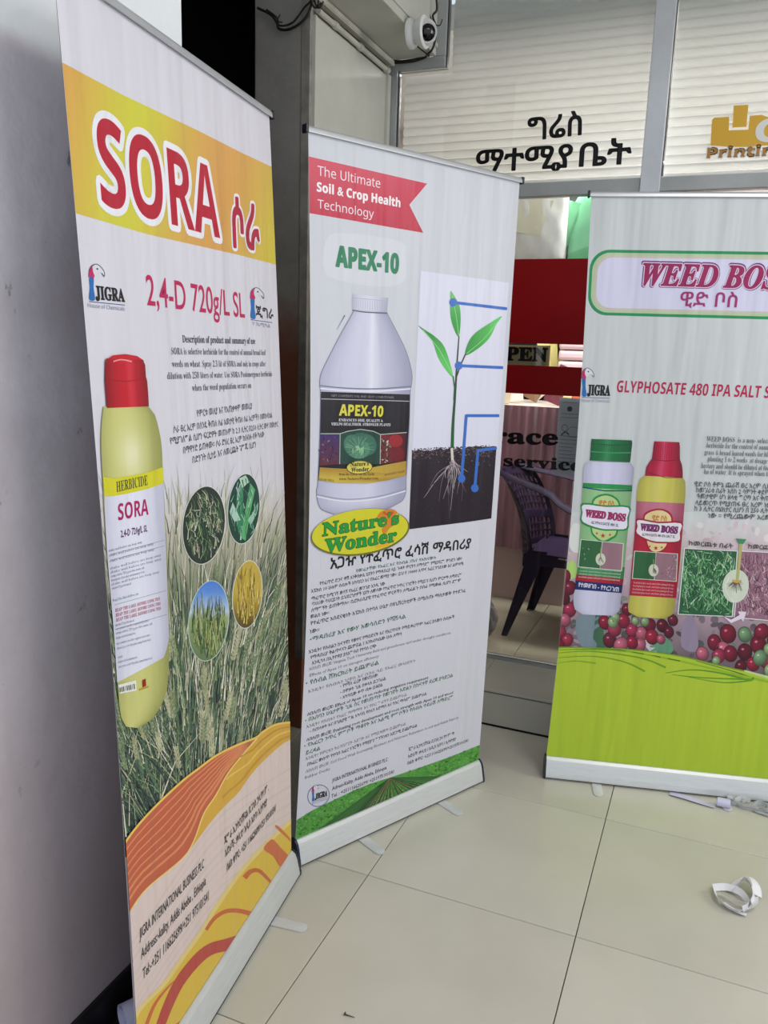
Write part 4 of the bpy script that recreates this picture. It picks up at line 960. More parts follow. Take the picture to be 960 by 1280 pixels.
T2 = [('የመሬታቸው የአፈር እና የሰብል ጤና የአክናውኑ', (445, 715.5), (545, 697), 5.2, KG, True), ('የተፈጥሮ ድጋፍ ዋሽ እንቅስቃሴ ሂደትን የማዳበሪያ ላይ ጉዳት ምርትን ለማሳደግ የሚያደርግ ምንድን ነው?', (399.5, 731.5), (577, 701), 6.0, K, True),
      ('አፔክስ 10 ሁሉም ሰብሎች አካባቢን እና በአፈር መማያ ነው፡፡ ይህ የ 10000 እጥፍ አፈር የጎደለው እና ልምላሜ', (389, 741), (579, 707), 6.0, K, True), ('ማፈጥሮ ከሚገኝ ወሳኝ የአፈር መንገድ አንዱ ነው', (389, 750.5), (481, 733), 6.0, K, True),
      ('ባህሪው ባህርይነት ይህደርጎታዎች ሂደት ለመላው የተፈጥሮ ንጥረ ነገሮችን የሚይዝ ሲሆን ምርታማ ለማድረግ', (390, 757), (577, 717.5), 6.0, K, True), ('ለማግኝት ይጠቅማሉ። ቢሮክራሲያዊ የተፈጥሮ ምርቶችን ለሚፈልጉ በሰፊ የሚውል ሲሆን ደግሞ', (389, 765), (576, 725), 6.0, K, True),
      ('መልስ ነው።', (388, 773), (411, 768), 6.0, K, True), ('የተፈጥሮ አስደናቂነት አፔክስ በተባለ ሁኔታ በዩኒቨርስቲዎች በሚሰጡ ማስታወቅ የተደገፈ', (388, 781.5), (582, 738), 6.6, K, True),
      ('ነው።', (387, 792), (399, 789), 6.6, K, True), ('•ማዳበሪያ እና የውሃ አወሳሰድን የሻሽላል', (387, 802), (507, 774), 7.4, KG, True), ('እንዴት? የሰብልን ከፍተኛ፤ የውሃና የማዕድናት እና የእርጥበት የማይቀረጥም አፈር ያለውን ሰብሎች', (386, 817), (568, 772), 6.0, K, True),
      ('የማዳበሪያ ቅልጥፍናን ጨምሯል ፤ እንክብካቤው ሁሉ ለማሳ', (388, 824), (501.6, 797), 6.0, K, True), ('እንዲጎላ በኢትዮጵያ ያለአግባብ የተባለ ርጭ', (390, 831), (470, 811), 6.0, K, True),
      ('ለበለጠ መረጃ፡ Virginia Tech University field and greenhouse turf under drought conditions', (386, 838.5), (563, 792.5), 5.4, KL, True), ('Effects of Apex 10 on nitrogen efficiency', (387, 846), (473, 824), 5.4, KL, False),
      ('• የሰብል ሽክርክሪት ይጨምራል', (382, 857), (473, 834), 7.6, KG, True), ('እንዴት? የሰብሉን ህዋስ እና በስሩ ላይ የአፈር ውህደትን', (385, 866.5), (519, 826), 5.4, KL, True),
      ('• የተሻለ ፈረቃ የመጠለው', (425, 860), (472, 846), 5.6, K, True), ('• በሞቃት ጊዜ በቀላሉ ይጋገራል', (425, 867.5), (482, 851.5), 5.6, K, True), ('• አካባቢው ቀጥ ብሎ ይቆያል', (425, 874.5), (478, 859), 5.6, K, True),
      ('ለበለጠ መረጃ፡ Effect of Apex 10 on reducing irrigation requirement', (384, 895), (535, 849), 5.6, K, True), ('• በአበባን ሁኔታዎች ጊዜ ስር የመጠጣት የመገኛት አድልን በከፍተኛ ደረጃ ያሳድጋል', (381, 903), (566, 845), 6.6, KG, True),
      ('እንዴት? የሰብሉን የአፈር ማማማት እና የስር ግፊትን ይጨምራል', (383, 910.5), (508.5, 868.5), 5.4, KL, True), ('- በጠላቀት እና በጊዜያዊ ግዜ አካባቢ የስሩን አድማስ እና የስር ማሳደግ ይጨምራል', (387, 916), (533, 870), 5.4, K, True),
      ('ለበለጠ መረጃ: Evaluating root development and root strength with Apex 10 and wood', (383, 927), (566, 867), 5.6, K, True), ('• የአፈርን ንጥረ ምግቦች ማቆየት እና አልሚ ምግቦችን የሰብሉ ተደራሽ ለማድረግ', (380, 935), (566, 874), 6.6, KG, True),
      ('ይረዳል', (382, 943.5), (400, 938), 6.6, KG, True), ('እንዴት? የምርቱን ትራንስፖርት እድገት እና የማይዛመት ይጨምራል', (382, 950.5), (507, 908), 5.4, KL, True), ('በአፈር ውስጥ የተባበ አፈር ነገሮችን የማያያዝ ግንኙነቱን አድጋሚ ይጨምራል', (384, 957.5), (521, 912), 5.6, K, True),
      ('ለበለጠ መረጃ: Soil Food Web Increasing Biomass and Nutrient Retention in soil and Adult Patrols', (382, 966.5), (573, 896), 5.4, KL, True), ('Rubber Ducks', (381, 974), (412, 964), 5.4, KL, False),
      ('JIGRA INTERNATIONAL BUSINESS PLC', (415, 978), (484, 952.5), 6.6, K, False), ('Adress-Kality, Addis Ababa, Ethiopia', (415, 988), (483, 962), 6.6, K, False), ('Tel. : +251116625699/ +251975101541', (414, 997.5), (492, 966), 6.4, (30, 26, 34), False),
      ('ጂግራ ኢንተርናሽናል ቢዝነስ ኃላ የተ የግ ማ', (510.5, 939), (567.6, 917), 5.6, K, True), ('አድራሻ፡ ቃሊቲ / አዲስ አበባ / ኢትዮጵያ', (510, 947.5), (569.5, 925), 5.6, K, True), ('ስልክ ቁጥር፡ +251116625699/+251975101541', (509, 956), (585, 926.5), 5.6, K, True)]
def level(l, r):
    """lines of print run parallel to the top rail"""
    q = B2.px2uv([l, r]); return q[0], np.array([q[1][0], q[0][1]-0.018*(q[1][0]-q[0][0])])
for i, (t, l, r, h, c, e) in enumerate(T2):
    q = B2.px2uv([l, (l[0], l[1]-h)]); hh = (q[1][1]-q[0][1])*0.68; a, b = level(l, r)
    A = Art(B2, 'text_line', 3, px=False); A.text(t, a, b, hh, c, 'plain', offset=0.004 if c == KL else 0.014, res=1, eth=e); A.build(B2.fabric)
# green field strip
A = Art(B2, 'green_field_print', 3)
ft = [(362, 1032), (369.6, 1026), (390, 1013), (415, 1001), (440, 989), (463, 979.5), (487, 972), (520, 961), (560, 947), (600, 931)]
def fcol(x, y): return (78, 148, 62)
n = 60; xs_ = [362+240*i/n for i in range(n+1)]; pts = [(x, interp(ft, x)+(1-j)*0) if False else (x, interp(ft, x)*(1-j/6)+(interp([(362, 1066), (600, 962)], x))*(j/6)) for j in range(7) for x in xs_]
A.add(A._uv(pts), [(j*(n+1)+i, (j+1)*(n+1)+i, (j+1)*(n+1)+i+1, j*(n+1)+i+1) for j in range(6) for i in range(n)], [alb(jit((82, 150, 60), 12)) for p in pts], 0)
for k in range(30):      # crop rows meeting on the horizon
    a = k/29; bx = 330+a*270; by = interp([(300, 1092), (362, 1066), (600, 962), (640, 945)], bx)+6
    A.stroke([(487+(bx-487)*0.02, 972+(by-972)*0.02), (487+(bx-487)*0.5, 972+(by-972)*0.5+1), (bx, by)], 0.4, jit((34, 74, 34) if 8 < k < 26 else (48, 100, 42), 8), 4, w1=3.4)
for k in range(8):
    bx = 440+k*14; by = interp([(362, 1066), (600, 962)], bx)+6; A.stroke([(487, 972), (bx, by)], 0.4, jit((118, 100, 72), 10), 5, w1=2.2)
for k in range(1500):
    x = rnd.uniform(366, 598); y0 = interp(ft, x); y1 = interp([(362, 1066), (600, 962)], x); y = rnd.uniform(y0, y1)
    if 450 < x < 530 and rnd.random() < 0.5: continue
    A.ellipse(x, y, rnd.uniform(0.8, 1.9), rnd.uniform(0.5, 1.2), -20, jit(rnd.choice([(66, 140, 52), (104, 178, 78), (48, 104, 42), (88, 160, 66)]), 12), 3, n=6)
A.build(B2.fabric)
A = Art(B2, 'round_stamp_print', 4)
A.stroke([(398+13.5*math.cos(a/24*2*math.pi), 994.5+13.5*math.sin(a/24*2*math.pi)-(13.5*math.cos(a/24*2*math.pi))*0.1) for a in range(24)], 0.9, (96, 100, 160), 0, closed=True); A.build(B2.fabric)
JIGRA(B2, 390, 1001, 0.30, ry=-0.32, base=5)

# ---------------------------------------------------------------- banner 3: weed killer banner at the right
B3 = make_banner('roll-up banner with WEED BOSS, two bottles and cherries over lime green foot, at right',
                 (-0.4481, 2.7551), 0.2342, 2.028, 0.0051, 0.0068,
                 lambda u, v: 0.005*np.sin(np.pi*np.clip(v/2.03, 0, 1))*np.cos(u*11+1), end_u=0.0, seed=7.7, colf=lambda u, v: (198, 202, 203), feet=(0.185, 0.62), foot_len=0.085, inset=0.02)
def p1(x, y): return (680+.29167*x, 220+.29167*y)
def p3(x, y): return (680+.29167*x, 520+.29167*y)
U = lambda B, *p: B.px2uv([p])[0]
# title panel with its green outline (runs past the edge of the photograph)
A = Art(B3, 'title_panel_print', 1, px=False)
def rrect(u0, u1, v0, v1, r, n=7):
    o = []
    for cx, cy, a0 in ((u1-r, v1-r, 0), (u0+r, v1-r, 90), (u0+r, v0+r, 180), (u1-r, v0+r, 270)):
        for k in range(n+1): a = R(a0+90*k/n); o.append((cx+r*math.cos(a), cy+r*math.sin(a)))
    return o
ua, va = U(B3, *p1(188, 460)); _, vt = U(B3, *p1(300, 316)); _, vb_ = U(B3, *p1(300, 598)); W3 = 0.798
u0_, u1_ = max(0.006, ua), W3-0.008
A.poly(rrect(u0_, u1_, vb_, vt, 0.062), (30, 138, 84), 0); A.poly(rrect(u0_+.009, u1_-.009, vb_+.009, vt-.009, 0.056), (176, 196, 160), 1)
A.poly(rrect(u0_+.018, u1_-.018, vb_+.017, vt-.017, 0.050), (196, 190, 172), 2); A.poly(rrect(u0_+.026, u1_-.026, vb_+.024, vt-.024, 0.046), (208, 206, 230), 3)
A.build(B3.fabric)
A = Art(B3, 'title_lettering', 6)
A.text('WEED BOSS', p1(420, 466), p1(1062, 486), 26.5, (150, 22, 84), 'serif_i', 0.022, outline=((222, 200, 224), 0.05), res=5); A.build(B3.fabric)
A = Art(B3, 'title_lettering', 5); A.text('WEED BOSS', p1(417, 467), p1(1066, 487), 28, (110, 60, 120), 'serif_i', 0.062, res=4); A.build(B3.fabric)
A = Art(B3, 'subtitle_lettering', 6)
A.text('ዊድ ቦስ', p1(582, 556), p1(824, 562), 16.5, (150, 40, 100), 'plain', 0.012, res=4, eth=True, outline=((200, 170, 205), 0.04)); A.build(B3.fabric)
JIGRA(B3, 727.5, 494.5, 0.56, ry=0.03)
A = Art(B3, 'strength_lettering', 4); A.text('GLYPHOSATE 480 IPA SALT SL', p1(310, 926), p1(992, 953), 14.5, (176, 20, 72), 'bold', 0.0, slant=0.04, res=3); A.build(B3.fabric)
G = (92, 92, 96)
line_art(B3, 'description_lettering', 22, [(t, p3(*l), p3(*r), 6.4, G, 'serif', -0.006, False) for t, l, r in (
    ('WEED BOSS  is a non- selective, systemic', (695, 108), (1075, 121)), ('herbicide for the control of annual and perennial', (695, 135), (1095, 149)), ('grass & broad leaved weeds for blanket spray before', (686, 165), (1110, 180)),
    ('planting 1 to 2 weeks  at dosage rate of 3 lit per', (700, 193), (1085, 208)), ('hectare and should be diluted at the rate of 250 lit per', (672, 222), (1115, 238)), ('ha of water. It is sprayed when the weeds grow', (684, 247), (1080, 262)))])
line_art(B3, 'description_lettering', 22, [(t, p3(*l), p3(*r), 5.6, (72, 70, 78), 'plain', 0.012, True) for t, l, r in (
    ('ዊድ ቦስ ቶምኔ ጨራሽ ፀረ አረም ሲሆን የ ሁሉንም', (643, 300), (1080, 314)), ('ከመዝራቱ በፊት እስከ 2 ሳምንት ቀደም ብሎ በመርጨት', (650, 326), (1100, 341)), ('ዓመታዊም ሆነ ዘላቂ ግርማ እና ቅጠለ ሰፊ አረሞች', (655, 352), (1090, 367)),
    ('ላይመርጥ የሚያጠፋ ፀረ አረም ነው ። ርጭቱ', (648, 380), (1060, 394)), ('ከ 3 ሊትር በሄክታር ሲሆን በ 250 ሊትር ውሃ ተበጥብጦ', (643, 405), (1110, 420)), ('ነው ። የሚረጨውም አረሙ ሲታይ', (702, 435), (1040, 446)))])
# coffee cherries
A = Art(B3, 'cherry_picture_print', 1)
def pf(a, b):
    x = 690+a*310; y = 640+b*200
    c = mix((206, 210, 210), (204, 184, 190), (y-648)/40); c = mix(c, (176, 150, 162), (y-690)/60 * (0.6 if a > .6 else 1)); c = mix(c, (112, 96, 106), (y-760)/60)
    return jit(c, 5)
A.grid((690, 640), (1020, 640), (1020, 856), (690, 826), 26, 18, pf, 0)
for k in range(420):
    x = rnd.uniform(694, 1010); y = rnd.uniform(655, 830); d = (y-650)/160
    c = rnd.choice([(214, 190, 198), (196, 168, 180), (222, 212, 214), (190, 196, 186)]) if d < 0.55 else rnd.choice([(150, 120, 136), (96, 84, 96), (176, 160, 172), (120, 130, 116), (70, 62, 72), (160, 170, 170), (52, 46, 56), (58, 66, 60)])
    A.ellipse(x, y, rnd.uniform(1.5, 6), rnd.uniform(1.5, 7), rnd.uniform(0, 180), jit(mix(c, pf((x-690)/310, (y-640)/200), 0.35), 8), 1, n=8)
for pts, c in (([(722, 770), (748, 768), (752, 800), (736, 812), (722, 800)], (120, 138, 148)), ([(736, 768), (750, 768), (756, 812), (744, 806)], (62, 104, 78)), ([(812, 800), (830, 795), (842, 812), (826, 822), (814, 818)], (96, 150, 118)), ([(800, 796), (812, 800), (822, 818), (812, 814)], (206, 196, 204)), ([(855, 775), (868, 772), (872, 812), (852, 808)], (146, 132, 156)), ([(716, 655), (732, 662), (726, 690), (712, 684)], (222, 226, 220)), ([(716, 700), (708, 710), (712, 724), (722, 716)], (176, 214, 116))):
    A.poly(pts, c, 2, smooth=4)
def cherry(x, y, r, c, lay=4):
    rot = rnd.uniform(-30, 30); A.ellipse(x, y, r*0.96+0.8, r*1.16+0.8, rot, tuple(q*0.45 for q in c), lay, n=16)
    A.ellipse(x, y, r*0.96, r*1.16, rot, c, lay+1, n=18, rings=3, colf=lambda px_, py: mix(c, tuple(q*0.5 for q in c), (math.hypot(px_-x+r*.25, py-y+r*.3)/r-0.35)*0.8))
    A.ellipse(x-r*0.3, y-r*0.4, r*0.2, r*0.15, rot, mix(c, (255, 240, 245), 0.5), lay+2, n=8)
CH_ = [(158, 22, 62), (130, 16, 52), (176, 48, 84), (104, 14, 44), (196, 96, 124)]; GR_ = [(120, 158, 116), (150, 178, 130)]
for x, y, r in ((706, 720, 7), (712, 735, 7.5), (705, 748, 7), (712, 762, 8), (706, 775, 7), (700, 790, 7.5), (709, 800, 7), (700, 806, 6), (756, 778, 7.5), (768, 786, 8), (779, 776, 8), (790, 788, 7.5), (762, 800, 8), (776, 806, 8.5), (790, 803, 7), (802, 792, 7.5), (800, 806, 7), (812, 782, 7.5), (815, 796, 8), (828, 782, 7), (836, 790, 6), (784, 762, 6.5), (826, 799, 5), (841, 775, 6),
                (910, 792, 10), (904, 812, 9), (878, 817, 7.5), (898, 820, 8), (913, 817, 8.5), (931, 815, 9), (948, 806, 10), (952, 790, 9), (926, 833, 7), (941, 830, 7.5), (958, 826, 8), (968, 800, 9), (975, 815, 9), (893, 803, 8.5)):
    cherry(x, y, r, jit(rnd.choice(CH_), 8), rnd.choice((3, 6)))
for x, y, r in ((931, 793, 8), (769, 772, 5.5), (766, 778, 6), (950, 822, 8.5), (962, 812, 7), (794, 776, 4.5), (962, 838, 7), (806, 777, 5), (895, 826, 5)): cherry(x, y, r, rnd.choice(GR_), 8)
A.build(B3.fabric)
# lime foot with blades
A = Art(B3, 'lime_foot_print', 12)
lt_ = smooth_path([(670, 812), (700, 809), (760, 810.5), (800, 813), (850, 820), (900, 832), (960, 845), (1030, 862)], 5)
A.poly(lt_ + [(1030, 1030), (650, 985)], (176, 200, 52), 0)
A.stroke(lt_, 1.6, (120, 160, 40), 1)
for pts, w, c in (([(697, 816), (740, 814), (800, 822), (832, 834)], 1.8, (106, 156, 30)), ([(697, 822), (740, 820), (780, 827), (806, 839)], 1.8, (112, 160, 32)), ([(696, 829), (720, 826), (745, 829)], 1.6, (130, 172, 40)), ([(832, 841), (865, 837), (900, 841), (936, 850)], 2.2, (98, 150, 30)), ([(840, 843), (880, 847), (942, 849)], 1.8, (96, 156, 34)),
                  ([(720, 812), (780, 814), (840, 824), (900, 838), (960, 852)], 2.4, (142, 182, 40)), ([(870, 826), (920, 840), (948, 850)], 1.4, (70, 90, 30)), ([(930, 838), (975, 850), (1000, 850)], 5, (196, 214, 150)), ([(697, 812), (770, 812), (850, 826)], 1.2, (70, 120, 30)), ([(860, 846), (905, 853), (940, 850)], 1.6, (90, 150, 40))):
    A.stroke(pts, w*0.35, c, 2, smooth=5, w1=w*1.3)
A.build(B3.fabric)
# two bottles
def bottle3(name, left, right, colf, base=14, ny=30, nx=12):
    A = Art(B3, name, base); lp = smooth_path([p3(*q) for q in left], 4); rp = smooth_path([p3(*q) for q in right], 4)
    A.lofted([edge(lp, i/ny) for i in range(ny+1)], [edge(rp, i/ny) for i in range(ny+1)], nx, colf, 0); return A
shade = lambda c, d=0.6, hl=0.0: (lambda a, b: mix(mix(c, tuple(q*d for q in c), abs(a-0.45)**2*2.6), (250, 250, 250), hl*math.exp(-((a-0.4)/0.1)**2)))
def band3(A, L_, R_, colf, layer, nx=10, ny=8):
    lp = [p3(*q) for q in L_]; rp = [p3(*q) for q in R_]; A.lofted([edge(lp, i/ny) for i in range(ny+1)], [edge(rp, i/ny) for i in range(ny+1)], nx, colf, layer)
A = bottle3('green_bottle_print', [(182, 196), (172, 208), (168, 230), (166, 285), (160, 400), (150, 560), (140, 690), (134, 740), (126, 765), (128, 815), (140, 840), (165, 850)], [(372, 200), (384, 216), (384, 240), (378, 300), (370, 400), (352, 560), (340, 690), (336, 740), (330, 770), (326, 820), (318, 846), (300, 855)], shade((210, 208, 234), 0.72))
band3(A, [(203, 98), (202, 110), (197, 180), (195, 190)], [(376, 104), (378, 116), (370, 190), (368, 198)], shade((20, 112, 58), 0.55, 0.15), 1)
A.stroke([p3(200, 118), p3(290, 124), p3(377, 122)], 0.8, (10, 70, 36), 2); A.stroke([p3(198, 152), p3(290, 158), p3(372, 157)], 1.2, (60, 150, 96), 2)
for k in range(16): A.stroke([p3(205+k*10.6, 124), p3(203+k*10.6, 150)], 0.5, (12, 84, 44), 2)
band3(A, [(167, 286), (150, 560), (138, 690), (134, 742)], [(378, 296), (352, 560), (340, 690), (334, 756)], shade((146, 196, 138), 0.75, 0.1), 1)
band3(A, [(167, 286), (165, 306)], [(378, 296), (377, 318)], shade((38, 150, 78), 0.7), 2); A.stroke([p3(165, 305), p3(260, 320), p3(377, 320)], 1.4, (20, 40, 110), 3)
band3(A, [(148, 632), (139, 680)], [(346, 648), (340, 700)], shade((60, 140, 84), 0.75), 2); band3(A, [(138, 678), (135, 706)], [(341, 698), (337, 722)], shade((176, 26, 50), 0.7), 3); band3(A, [(135, 704), (132, 742)], [(337, 722), (332, 758)], shade((22, 34, 104), 0.7), 3)
A.text('የተመዘገበ - የተረጋገጠ', p3(146, 730), p3(318, 752), 5, (222, 222, 236), 'plain', 0.02, layer=4, res=1, eth=True)
oc = lambda pts: [p3(*q) for q in pts]
A.poly(oc([(202, 392), (214, 350), (262, 332), (308, 348), (328, 390), (316, 500), (290, 528), (252, 542), (218, 520), (200, 490)]), (28, 140, 66), 5, smooth=4); A.poly(oc([(209, 392), (220, 356), (262, 340), (302, 354), (320, 390), (309, 496), (285, 520), (252, 533), (222, 514), (206, 486)]), (186, 206, 140), 6, smooth=4)
A.text('ዊድ ቦስ', p3(234, 384), p3(298, 388), 6.5, (196, 120, 40), 'plain', 0.03, layer=7, res=1, eth=True)
A.poly(oc([(164, 372), (262, 382), (366, 386), (362, 436), (358, 486), (300, 490), (240, 488), (160, 458), (160, 410)]), (24, 130, 60), 7, smooth=3); A.poly(oc([(169, 379), (262, 389), (360, 392), (356, 436), (352, 480), (300, 484), (240, 481), (166, 452), (165, 412)]), (226, 222, 238), 8, smooth=3)
A.text('WEED BOSS', p3(176, 430), p3(346, 450), 8.6, (156, 34, 92), 'serif', 0.05, layer=9, res=2); A.text('GLYPHOSATE 480 SL', p3(200, 460), p3(318, 474), 3.4, (40, 60, 70), 'plain', 0.02, layer=9, res=1)
def star(A, x, y, r, c, lay):
    A.poly([(x+(r if k % 2 == 0 else r*.42)*math.sin(k*math.pi/5), y-(r if k % 2 == 0 else r*.42)*math.cos(k*math.pi/5)) for k in range(10)], c, lay)
for x, y, r in ((226, 502, 1.9), (252, 512, 3.3), (282, 508, 1.9)): star(A, *p3(x, y), r, (176, 60, 30), 9)
def inset(A, L4, c0, pal, lay, n, outline=True):
    q = [p3(*z) for z in L4]; 
    if outline: A.stroke(q, 1.1, (214, 226, 210), lay+1, closed=True)
    A.poly(q, c0, lay)
    for k in range(n):
        a, b = rnd.uniform(.04, .96), rnd.uniform(.05, .95)
        x = (q[0][0]*(1-a)+q[1][0]*a)*(1-b)+(q[3][0]*(1-a)+q[2][0]*a)*b; y = (q[0][1]*(1-a)+q[1][1]*a)*(1-b)+(q[3][1]*(1-a)+q[2][1]*a)*b
        l = min(6, (q[1][0]-q[0][0])*.07); an = rnd.uniform(0, 6.28); x2 = min(max(x+l*math.cos(an), min(z[0] for z in q)+1), max(z[0] for z in q)-1); y2 = min(max(y+l*math.sin(an), min(z[1] for z in q)+1), max(z[1] for z in q)-1)
        A.stroke([(x, y), (x2, y2)], rnd.uniform(.5, 1.2), jit(rnd.choice(pal), 14), lay, w1=.3)
PG = [(60, 120, 70), (110, 170, 110), (30, 80, 50), (180, 210, 180), (24, 60, 40)]; PP = [(150, 110, 124), (186, 150, 160), (120, 84, 96), (206, 180, 186), (96, 60, 74)]
def twin(A, q, lay, n, cx, cy, r):
    (a, b, c, d) = q; m0 = ((a[0]+b[0])/2, (a[1]+b[1])/2); m1 = ((c[0]+d[0])/2, (c[1]+d[1])/2)
    inset(A, [a, m0, m1, d], (44, 96, 56), PG, lay, n); inset(A, [m0, b, c, m1], (150, 112, 124), PP, lay, n)
    x, y = p3(cx, cy); A.ellipse(x, y, r, r*1.25, 0, (206, 208, 190), lay+2, n=18)
    for k in range(9): A.stroke([(x, y-r*.5), (x+rnd.uniform(-.7, .7)*r, y+r*rnd.uniform(.2, .8))], .5, (110, 100, 90), lay+3)
    A.stroke([(x, y-r*2.2), (x, y-r*.3)], 1.0, (140, 150, 90), lay+3)
twin(A, [(158, 528), (340, 546), (332, 662), (146, 645)], 5, 90, 242, 613, 6.2)
for i in range(4): A.text('non selective systemic herbicide for annual and perennial weeds', p3(156-i*3, 652+i*13), p3(330-i*2, 668+i*13), 2.4, (212, 226, 210), 'plain', layer=5, res=1)
A.build(B3.fabric)
A = bottle3('red_bottle_print', [(436, 250), (412, 268), (400, 310), (396, 365), (390, 480), (376, 640), (368, 760), (362, 790), (360, 830), (372, 850), (400, 860)], [(592, 260), (604, 276), (606, 330), (602, 376), (594, 480), (582, 640), (566, 770), (562, 790), (556, 836), (546, 858), (520, 868)], shade((206, 198, 88), 0.7, 0.12))
band3(A, [(472, 108), (470, 122), (462, 184), (444, 206), (436, 224), (433, 256)], [(580, 112), (582, 126), (582, 186), (592, 212), (594, 234), (594, 264)], shade((192, 18, 62), 0.5, 0.2), 1)
for k in range(12): A.stroke([p3(476+k*8.8, 120), p3(468+k*9.6, 184)], 0.5, (134, 8, 40), 2)
A.stroke([p3(462, 186), p3(520, 192), p3(583, 188)], 1.0, (120, 8, 36), 2); A.stroke([p3(437, 240), p3(520, 264), p3(594, 264)], 0.8, (120, 8, 36), 2)
band3(A, [(397, 364), (390, 480), (376, 640), (366, 768)], [(602, 374), (594, 480), (580, 640), (566, 780)], lambda a, b: mix(mix((196, 120, 142), (188, 24, 56), (b-0.12)*4), (110, 10, 36), abs(a-.45)**2*1.6), 1)
A.poly(oc([(424, 450), (436, 412), (490, 396), (536, 410), (552, 452), (530, 560), (478, 590), (440, 560)]), (170, 20, 50), 5, smooth=4); A.poly(oc([(431, 450), (442, 418), (490, 403), (530, 416), (545, 452), (523, 554), (478, 581), (446, 554)]), (228, 206, 150), 6, smooth=4)
A.text('ዊድ ቦስ', p3(462, 446), p3(524, 450), 6.0, (196, 130, 50), 'plain', 0.03, layer=7, res=1, eth=True)
A.poly(oc([(400, 438), (490, 452), (590, 452), (586, 500), (582, 540), (520, 545), (460, 540), (394, 508), (396, 470)]), (160, 20, 50), 7, smooth=3); A.poly(oc([(404, 445), (490, 459), (585, 459), (581, 500), (577, 534), (520, 538), (460, 533), (399, 502), (401, 472)]), (232, 226, 232), 8, smooth=3)
A.text('WEED BOSS', p3(412, 488), p3(570, 503), 8.0, (120, 40, 104), 'serif', 0.05, layer=9, res=2); A.text('GLYPHOSATE 480 IPA SALT SL', p3(418, 512), p3(560, 522), 3.2, (60, 60, 80), 'plain', 0.02, layer=9, res=1)
for x, y, r in ((452, 558, 1.8), (479, 565, 3.1), (504, 562, 1.8)): star(A, *p3(x, y), r, (176, 50, 40), 9)
twin(A, [(388, 578), (572, 590), (566, 708), (378, 695)], 5, 90, 469, 660, 6.2)
for i in range(4): A.text('broad leaf and grass weeds control before planting in all crops', p3(384-i*2, 716+i*14), p3(556-i*2, 728+i*14), 2.4, (230, 200, 200), 'plain', layer=5, res=1)
A.build(B3.fabric)
# before / after pictures with a root between them
A = Art(B3, 'grass_picture_print', 14)
def pic(L4, c0, pal, n):
    q = [p3(*z) for z in L4]; A.poly(q, c0, 0); A.stroke(smooth_loop(q, 1), 1.6, (224, 226, 224), 3, closed=True)
    for k in range(n):
        a, b = rnd.uniform(.03, .97), rnd.uniform(.03, .97); x = (q[0][0]*(1-a)+q[1][0]*a)*(1-b)+(q[3][0]*(1-a)+q[2][0]*a)*b; y = (q[0][1]*(1-a)+q[1][1]*a)*(1-b)+(q[3][1]*(1-a)+q[2][1]*a)*b
        l = rnd.uniform(4, 17); an = rnd.gauss(-1.6, .75); x2 = x+l*math.cos(an)*.7; y2 = y+l*math.sin(an)
        lo_x, hi_x = min(z[0] for z in q)+3, max(z[0] for z in q)-3
        if x2 < lo_x or x2 > hi_x or y2 < q[0][1]+2: continue
        A.stroke([(x, y), ((x+x2)/2+rnd.uniform(-2, 2), (y+y2)/2), (x2, y2)], rnd.uniform(.6, 1.9), jit(rnd.choice(pal), 14), rnd.choice((1, 2)), w1=.3)
pic([(602, 566), (828, 578), (806, 858), (574, 848)], (40, 92, 58), [(64, 130, 78), (120, 180, 124), (34, 86, 54), (170, 206, 170), (24, 66, 44), (92, 156, 96)], 620)
pic([(842, 578), (1080, 590), (1070, 886), (814, 862)], (146, 104, 124), PP+[(80, 50, 66), (172, 120, 140)], 620)
A.build(B3.fabric)
A = Art(B3, 'root_diagram_print', 18)
x, y = p3(820, 728); A.ellipse(x, y, 16.5, 21, 8, (206, 214, 196), 0, n=30)
for k in range(34):
    an = rnd.uniform(0.1, 3.04); l = rnd.uniform(5, 14); A.stroke([(x+1, y-6), (x+1+l*.5*math.cos(an), y-5+l*.3*math.sin(an)), (x+l*math.cos(an), y-4+l*math.sin(an))], .7, jit((112, 100, 96), 14), 2, w1=.3, smooth=3)
A.stroke([p3(842, 545), p3(836, 620), p3(826, 706)], 4.0, (176, 172, 110), 3, w1=3.6); A.poly([p3(820, 524), p3(866, 528), p3(852, 548), p3(834, 546)], (60, 134, 92), 4); A.stroke([p3(806, 704), p3(824, 710), p3(844, 706)], 3, (196, 160, 70), 3)
A.stroke([p3(792, 690), p3(776, 730), p3(790, 770), p3(812, 798)], 1.0, (228, 232, 226), 4, smooth=4)
A.poly([p3(762, 852), p3(800, 870), p3(836, 850), p3(830, 836), p3(866, 838), p3(852, 880), p3(844, 868), p3(800, 886)], (230, 214, 232), 5); A.stroke([p3(762, 852), p3(800, 870), p3(836, 850)], 0.8, (90, 50, 90), 6)
A.text('ከመርጨቱ በፊት', p3(618, 552), p3(808, 566), 5, (60, 66, 60), 'plain', 0.02, res=1, eth=True, layer=2); A.text('ከመርጨቱ በኋላ', p3(872, 566), p3(1050, 578), 5, (60, 66, 60), 'plain', 0.02, res=1, eth=True, layer=2)
A.build(B3.fabric)

